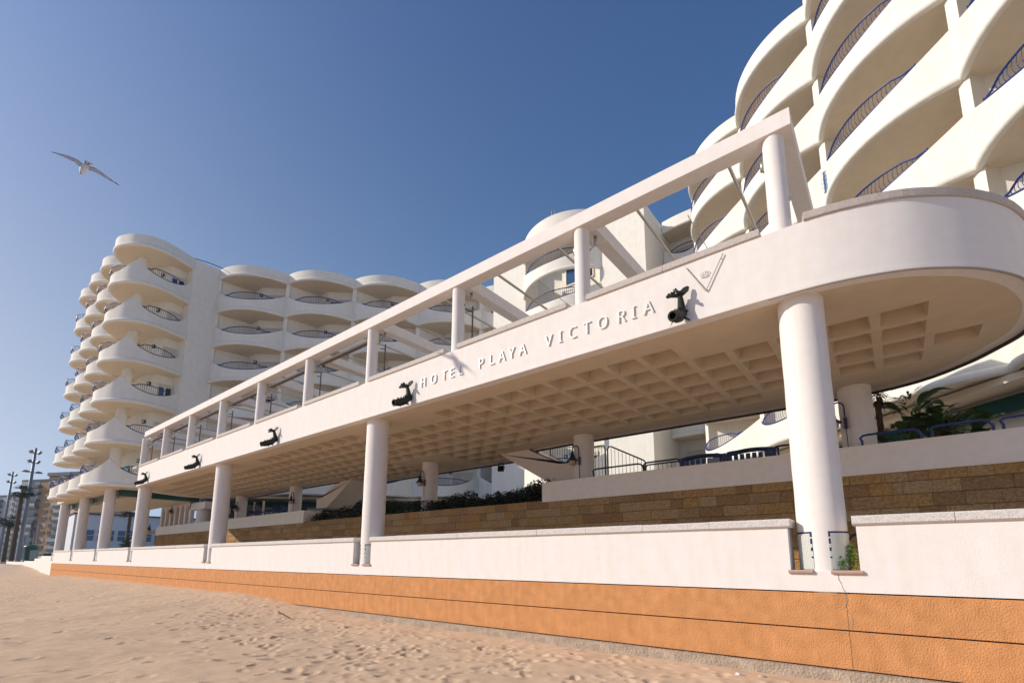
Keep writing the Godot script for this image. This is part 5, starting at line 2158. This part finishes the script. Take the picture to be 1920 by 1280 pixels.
func mast(at: Vector3, tall: float, arms: int, label: String) -> void:
	var o := thing("light_mast", at, label, "light mast", "tall floodlight masts on the promenade")
	var st := tool()
	lathe(st, Vector3.ZERO, [[0.0, 0.0], [0.34, 0.0], [0.33, 0.4], [0.26, tall * 0.5], [0.15, tall], [0.0, tall]], 12)
	part("pole", done(st), M.mast, o, false)
	for i in arms:
		var y := tall - 0.9 - i * 1.55
		for s in ([-1.0, 1.0] if i < 2 else [-1.0, 1.0]):
			st = tool()
			tube(st, [Vector3(0, y, 0), Vector3(s * 0.12, y + 0.05, s * 0.4)], 0.06, 6)
			if i < 2:
				box_t(st, Transform3D(Basis.from_euler(Vector3(0.5 * s, 0.2, 0)), Vector3(s * 0.15, y + 0.2, s * 0.5)), Vector3(0.55, 0.5, 0.35))
			else:
				lathe(st, Vector3(s * 0.2, y - 0.1, s * 0.75), [[0.0, 0.0], [0.5, 0.05], [0.45, 0.25], [0.0, 0.4]], 12)
			part("floodlight", done(st), M.mast, o, false)


func build_city() -> void:
	apartment(P(-284.0, -0.7, 36.0), 0.45, 30.0, 16.0, 11, M.apartment_ochre, M.apartment_grey, "ochre apartment block with dark bands and white windows beside the far columns", true, 3)
	apartment(P(-375.0, -0.7, 33.0), 0.45, 30.0, 16.0, 11, M.apartment_white, M.apartment_grey, "grey and white banded apartment block behind the palm", false, 4)
	apartment(P(-480.0, -0.7, 33.0), 0.45, 30.0, 22.0, 10, M.apartment_pink, M.apartment_white, "pale pink apartment block farthest away at the left edge", false, 5)
	apartment(P(-620.0, -0.7, 42.0), 1.35, 40.0, 22.0, 7, M.apartment_pink, M.apartment_white, "low pale apartment block behind the lower left palm", false, 6)
	# modern white building seen between the far columns
	var v := thing("modern_building", P(-106.0, -0.7, 24.0), "low modern white building with long window bands, seen between the far columns", "building")
	var st := tool()
	var fx := Transform3D(Basis(Vector3.UP, PI / 2 - 0.05), P(-106.0, -0.7, 24.0))
	box_t(st, Transform3D(Basis(), Vector3(5.0, 3.9, -6.0)), Vector3(24.0, 7.8, 12.0))
	part("wall", done(st), M.villa_white, v, true, fx)
	st = tool()
	box_t(st, Transform3D(Basis(), Vector3(5.0, 7.9, -5.8)), Vector3(24.4, 0.25, 12.4))
	part("roof", done(st), M.apartment_grey, v, true, fx)
	for i in 9:
		for k in 2:
			st = tool()
			var x := -5.4 + i * 2.6
			var y := 4.4 - k * 3.0
			box_t(st, Transform3D(Basis(), Vector3(x, y, 0.03)), Vector3(2.3, 1.9 if k == 0 else 1.3, 0.10))
			var f := part("window", done(st), M.frame_white, v, true, fx)
			for s in [-0.55, 0.55]:
				for hh in ([0.42, -0.5] if k == 0 else [0.0]):
					st = tool()
					box_t(st, Transform3D(Basis(), Vector3(x + s, y + hh, 0.09)), Vector3(0.98, 0.82 if k == 0 else 1.1, 0.02))
					part("pane", done(st), M.villa_glass if i < 4 else M.dark_glass, f, true, fx)
	var t2 := thing("stepped_house", P(-118.0, -0.7, 27.0), "pale stepped house rising behind the modern white building", "building")
	st = tool()
	box_t(st, Transform3D(Basis(), P(-128.0, 4.6, 24.0)), Vector3(10.0, 10.8, 7.0))
	part("wall", done(st), M.apartment_pink, t2)
	st = tool()
	box_t(st, Transform3D(Basis(), P(-128.0, 10.1, 24.0)), Vector3(10.4, 0.4, 7.4))
	part("roof", done(st), M.apartment_white, t2)
	mast(P(-109.4, -0.75, 11.65), 18.3, 3, "nearer tall grey floodlight mast, rising beside the ochre block")
	mast(P(-149.4, -0.75, 13.05), 19.0, 2, "farther floodlight mast rising behind the tall palm")
	# kiosk
	var k := thing("kiosk", P(-110.0, -0.72, 13.1), "small round-topped dark green kiosk with a pale panel, beside the light mast", "kiosk")
	st = tool()
	lathe(st, P(-110.0, -0.72, 13.1), [[0.85, 0.0], [0.85, 2.15], [1.0, 2.2], [0.97, 2.5], [0.65, 2.7], [0.0, 2.75]], 20)
	part("body", done(st), M.kiosk_green, k)
	st = tool()
	box_t(st, Transform3D(Basis(), P(-109.18, 0.4, 13.3)), Vector3(0.10, 1.5, 0.9))
	part("panel", done(st), M.apartment_white, k)
	# street lamps behind the wall
	for e in [[-70.0, 12.4, 3.0, "left"], [-72.5, 14.0, 2.4, "middle"], [-71.0, 16.6, 2.5, "right"]]:
		var o := thing("promenade_lamp", P(e[0], -0.6, e[1]), "slim grey promenade lamp beyond the far columns, the %s one" % e[3], "street lamp", "slim lamps beyond the far columns")
		st = tool()
		tube(st, [Vector3.ZERO, Vector3(0, e[2], 0)], 0.05, 7)
		part("pole", done(st), M.mast, o, false)
		st = tool()
		box_t(st, Transform3D(Basis(), Vector3(0.0, e[2] + 0.06, 0)), Vector3(0.5, 0.12, 0.2))
		part("lamp_head", done(st), M.mast, o, false)
	for e in [[-180.0, 22.0, 11.0, "tallest, against the ochre block"], [-230.0, 26.0, 9.0, "thin, at the foot of the ochre block"], [-230.0, 27.4, 8.5, "paired, at the foot of the ochre block"]]:
		var o := thing("street_pole", P(e[0], -0.7, e[1]), "pale street light pole, %s" % e[3], "street lamp", "pale street light poles by the ochre block")
		st = tool()
		tube(st, [Vector3.ZERO, Vector3(0, e[2], 0)], 0.12, 7)
		part("pole", done(st), M.apartment_white, o, false)
		st = tool()
		tube(st, [Vector3(0, e[2], 0), Vector3(0.2, e[2] + 0.2, 1.2)], 0.07, 6)
		part("arm", done(st), M.apartment_white, o, false)
	car(P(-120.0, -0.72, 16.0), 0.3, M.car_white, "white car parked at the kerb beside the kiosk")
	car(P(-131.0, -0.72, 17.2), 0.3, M.car_grey, "dark grey car parked behind the white car near the kiosk")
	car(P(-62.5, -0.62, 13.2), 1.2, M.car_red, "red car partly hidden by the wall right of the fourth column")
	car(P(-160.0, -0.72, 12.2), 0.2, M.car_grey, "dark car far down the promenade beside the palm")


# ---------------------------------------------------------------- the gull
func build_gull() -> void:
	# gliding towards the viewer's left, seen from below; places across and up the line of sight, 19 m away
	var fwd := Vector3(-0.8444, 0.5281, -0.0893).normalized()
	var rt := fwd.cross(Vector3.UP).normalized()
	var up := rt.cross(fwd).normalized()
	var o := thing("gull", P(0, 0, 0) + fwd * 19.0, "white gull gliding with spread wings in the open sky", "bird")
	var mid := rt * 0.045 + up * 0.085
	var ax := (-rt * 0.09 - up * 0.26 - fwd * 0.42).normalized()
	var sx := (rt - ax * rt.dot(ax)).normalized()
	var sy := sx.cross(ax).normalized()
	var st := tool()
	var prof := [[-0.30, 0.012], [-0.22, 0.045], [-0.10, 0.080], [0.02, 0.088], [0.12, 0.070], [0.18, 0.052], [0.215, 0.050], [0.25, 0.041], [0.278, 0.018]]
	var rings := []
	for p in prof:
		var ring := []
		for k in 14:
			var a := TAU * k / 14.0
			ring.append(mid + ax * p[0] + (sx * cos(a) + sy * sin(a) * 0.9) * p[1])
		rings.append(ring)
	st.set_smooth_group(0)
	for i in prof.size() - 1:
		for k in 14:
			var k2 := (k + 1) % 14
			quad(st, rings[i][k], rings[i + 1][k], rings[i + 1][k2], rings[i][k2])
	part("body", done(st), M.feather, o, false)
	st = tool()
	tube(st, [mid + ax * 0.26, mid + ax * 0.31, mid + ax * 0.35], 0.016, 7, 0.005)
	part("bill", done(st), M.bill, o, false)
	st = tool()
	quad(st, mid + ax * -0.24 + sx * 0.03, mid + ax * -0.40 + sx * 0.11, mid + ax * -0.40 - sx * 0.11, mid + ax * -0.24 - sx * 0.03)
	part("tail", done(st), M.feather, o, false)
	for s in [-1.0, 1.0]:
		st = tool()
		tube(st, [mid - ax * 0.12 + sx * 0.03 * s - sy * 0.06, mid - ax * 0.24 + sx * 0.03 * s - sy * 0.055], 0.014, 6)
		part("foot", done(st), M.bill, o, false)
	# each wing: upper (trailing) and lower (leading) edge
	var wings := [
		[[Vector2(0.03, 0.155), Vector2(-0.099, 0.212), Vector2(-0.284, 0.211), Vector2(-0.492, 0.160), Vector2(-0.575, 0.136)], [Vector2(-0.03, 0.07), Vector2(-0.157, 0.135), Vector2(-0.309, 0.140), Vector2(-0.491, 0.142), Vector2(-0.575, 0.134)]],
		[[Vector2(0.12, 0.185), Vector2(0.241, 0.201), Vector2(0.408, 0.157), Vector2(0.621, 0.078), Vector2(0.762, 0.036)], [Vector2(0.11, 0.085), Vector2(0.236, 0.108), Vector2(0.419, 0.083), Vector2(0.615, 0.050), Vector2(0.762, 0.032)]]]
	var deep := [0.16, 0.15, 0.12, 0.07, 0.0]
	for w in wings:
		var hi := []
		var lo := []
		for i in 5:
			hi.append(rt * w[0][i].x + up * w[0][i].y + fwd * deep[i])
			lo.append(rt * w[1][i].x + up * w[1][i].y - fwd * 0.01)
		var under := tool()
		var dark := tool()
		var tip := tool()
		var thick := Vector3.UP * 0.014
		for i in 4:
			var a: Vector3 = hi[i]
			var b: Vector3 = hi[i + 1]
			var c: Vector3 = lo[i]
			var d: Vector3 = lo[i + 1]
			if i == 3:
				var m := a.lerp(b, 0.4)
				var n := c.lerp(d, 0.4)
				quad(under, a, m, n, c)
				quad(tip, m, b, d, n)
			else:
				quad(under, a, b, d, c)
				quad(under, a + thick * 0.2, c + thick, d + thick, b + thick * 0.2)
			quad(dark, a.lerp(c, 0.16) - up * 0.002, b.lerp(d, 0.16) - up * 0.002, b + up * 0.008, a + up * 0.008)
		var wing := part("wing", done(under), M.wing_under, o, false)
		part("trailing_edge", done(dark), M.wing_dark, wing, false)
		part("wing_tip", done(tip), M.feather_black, wing, false)
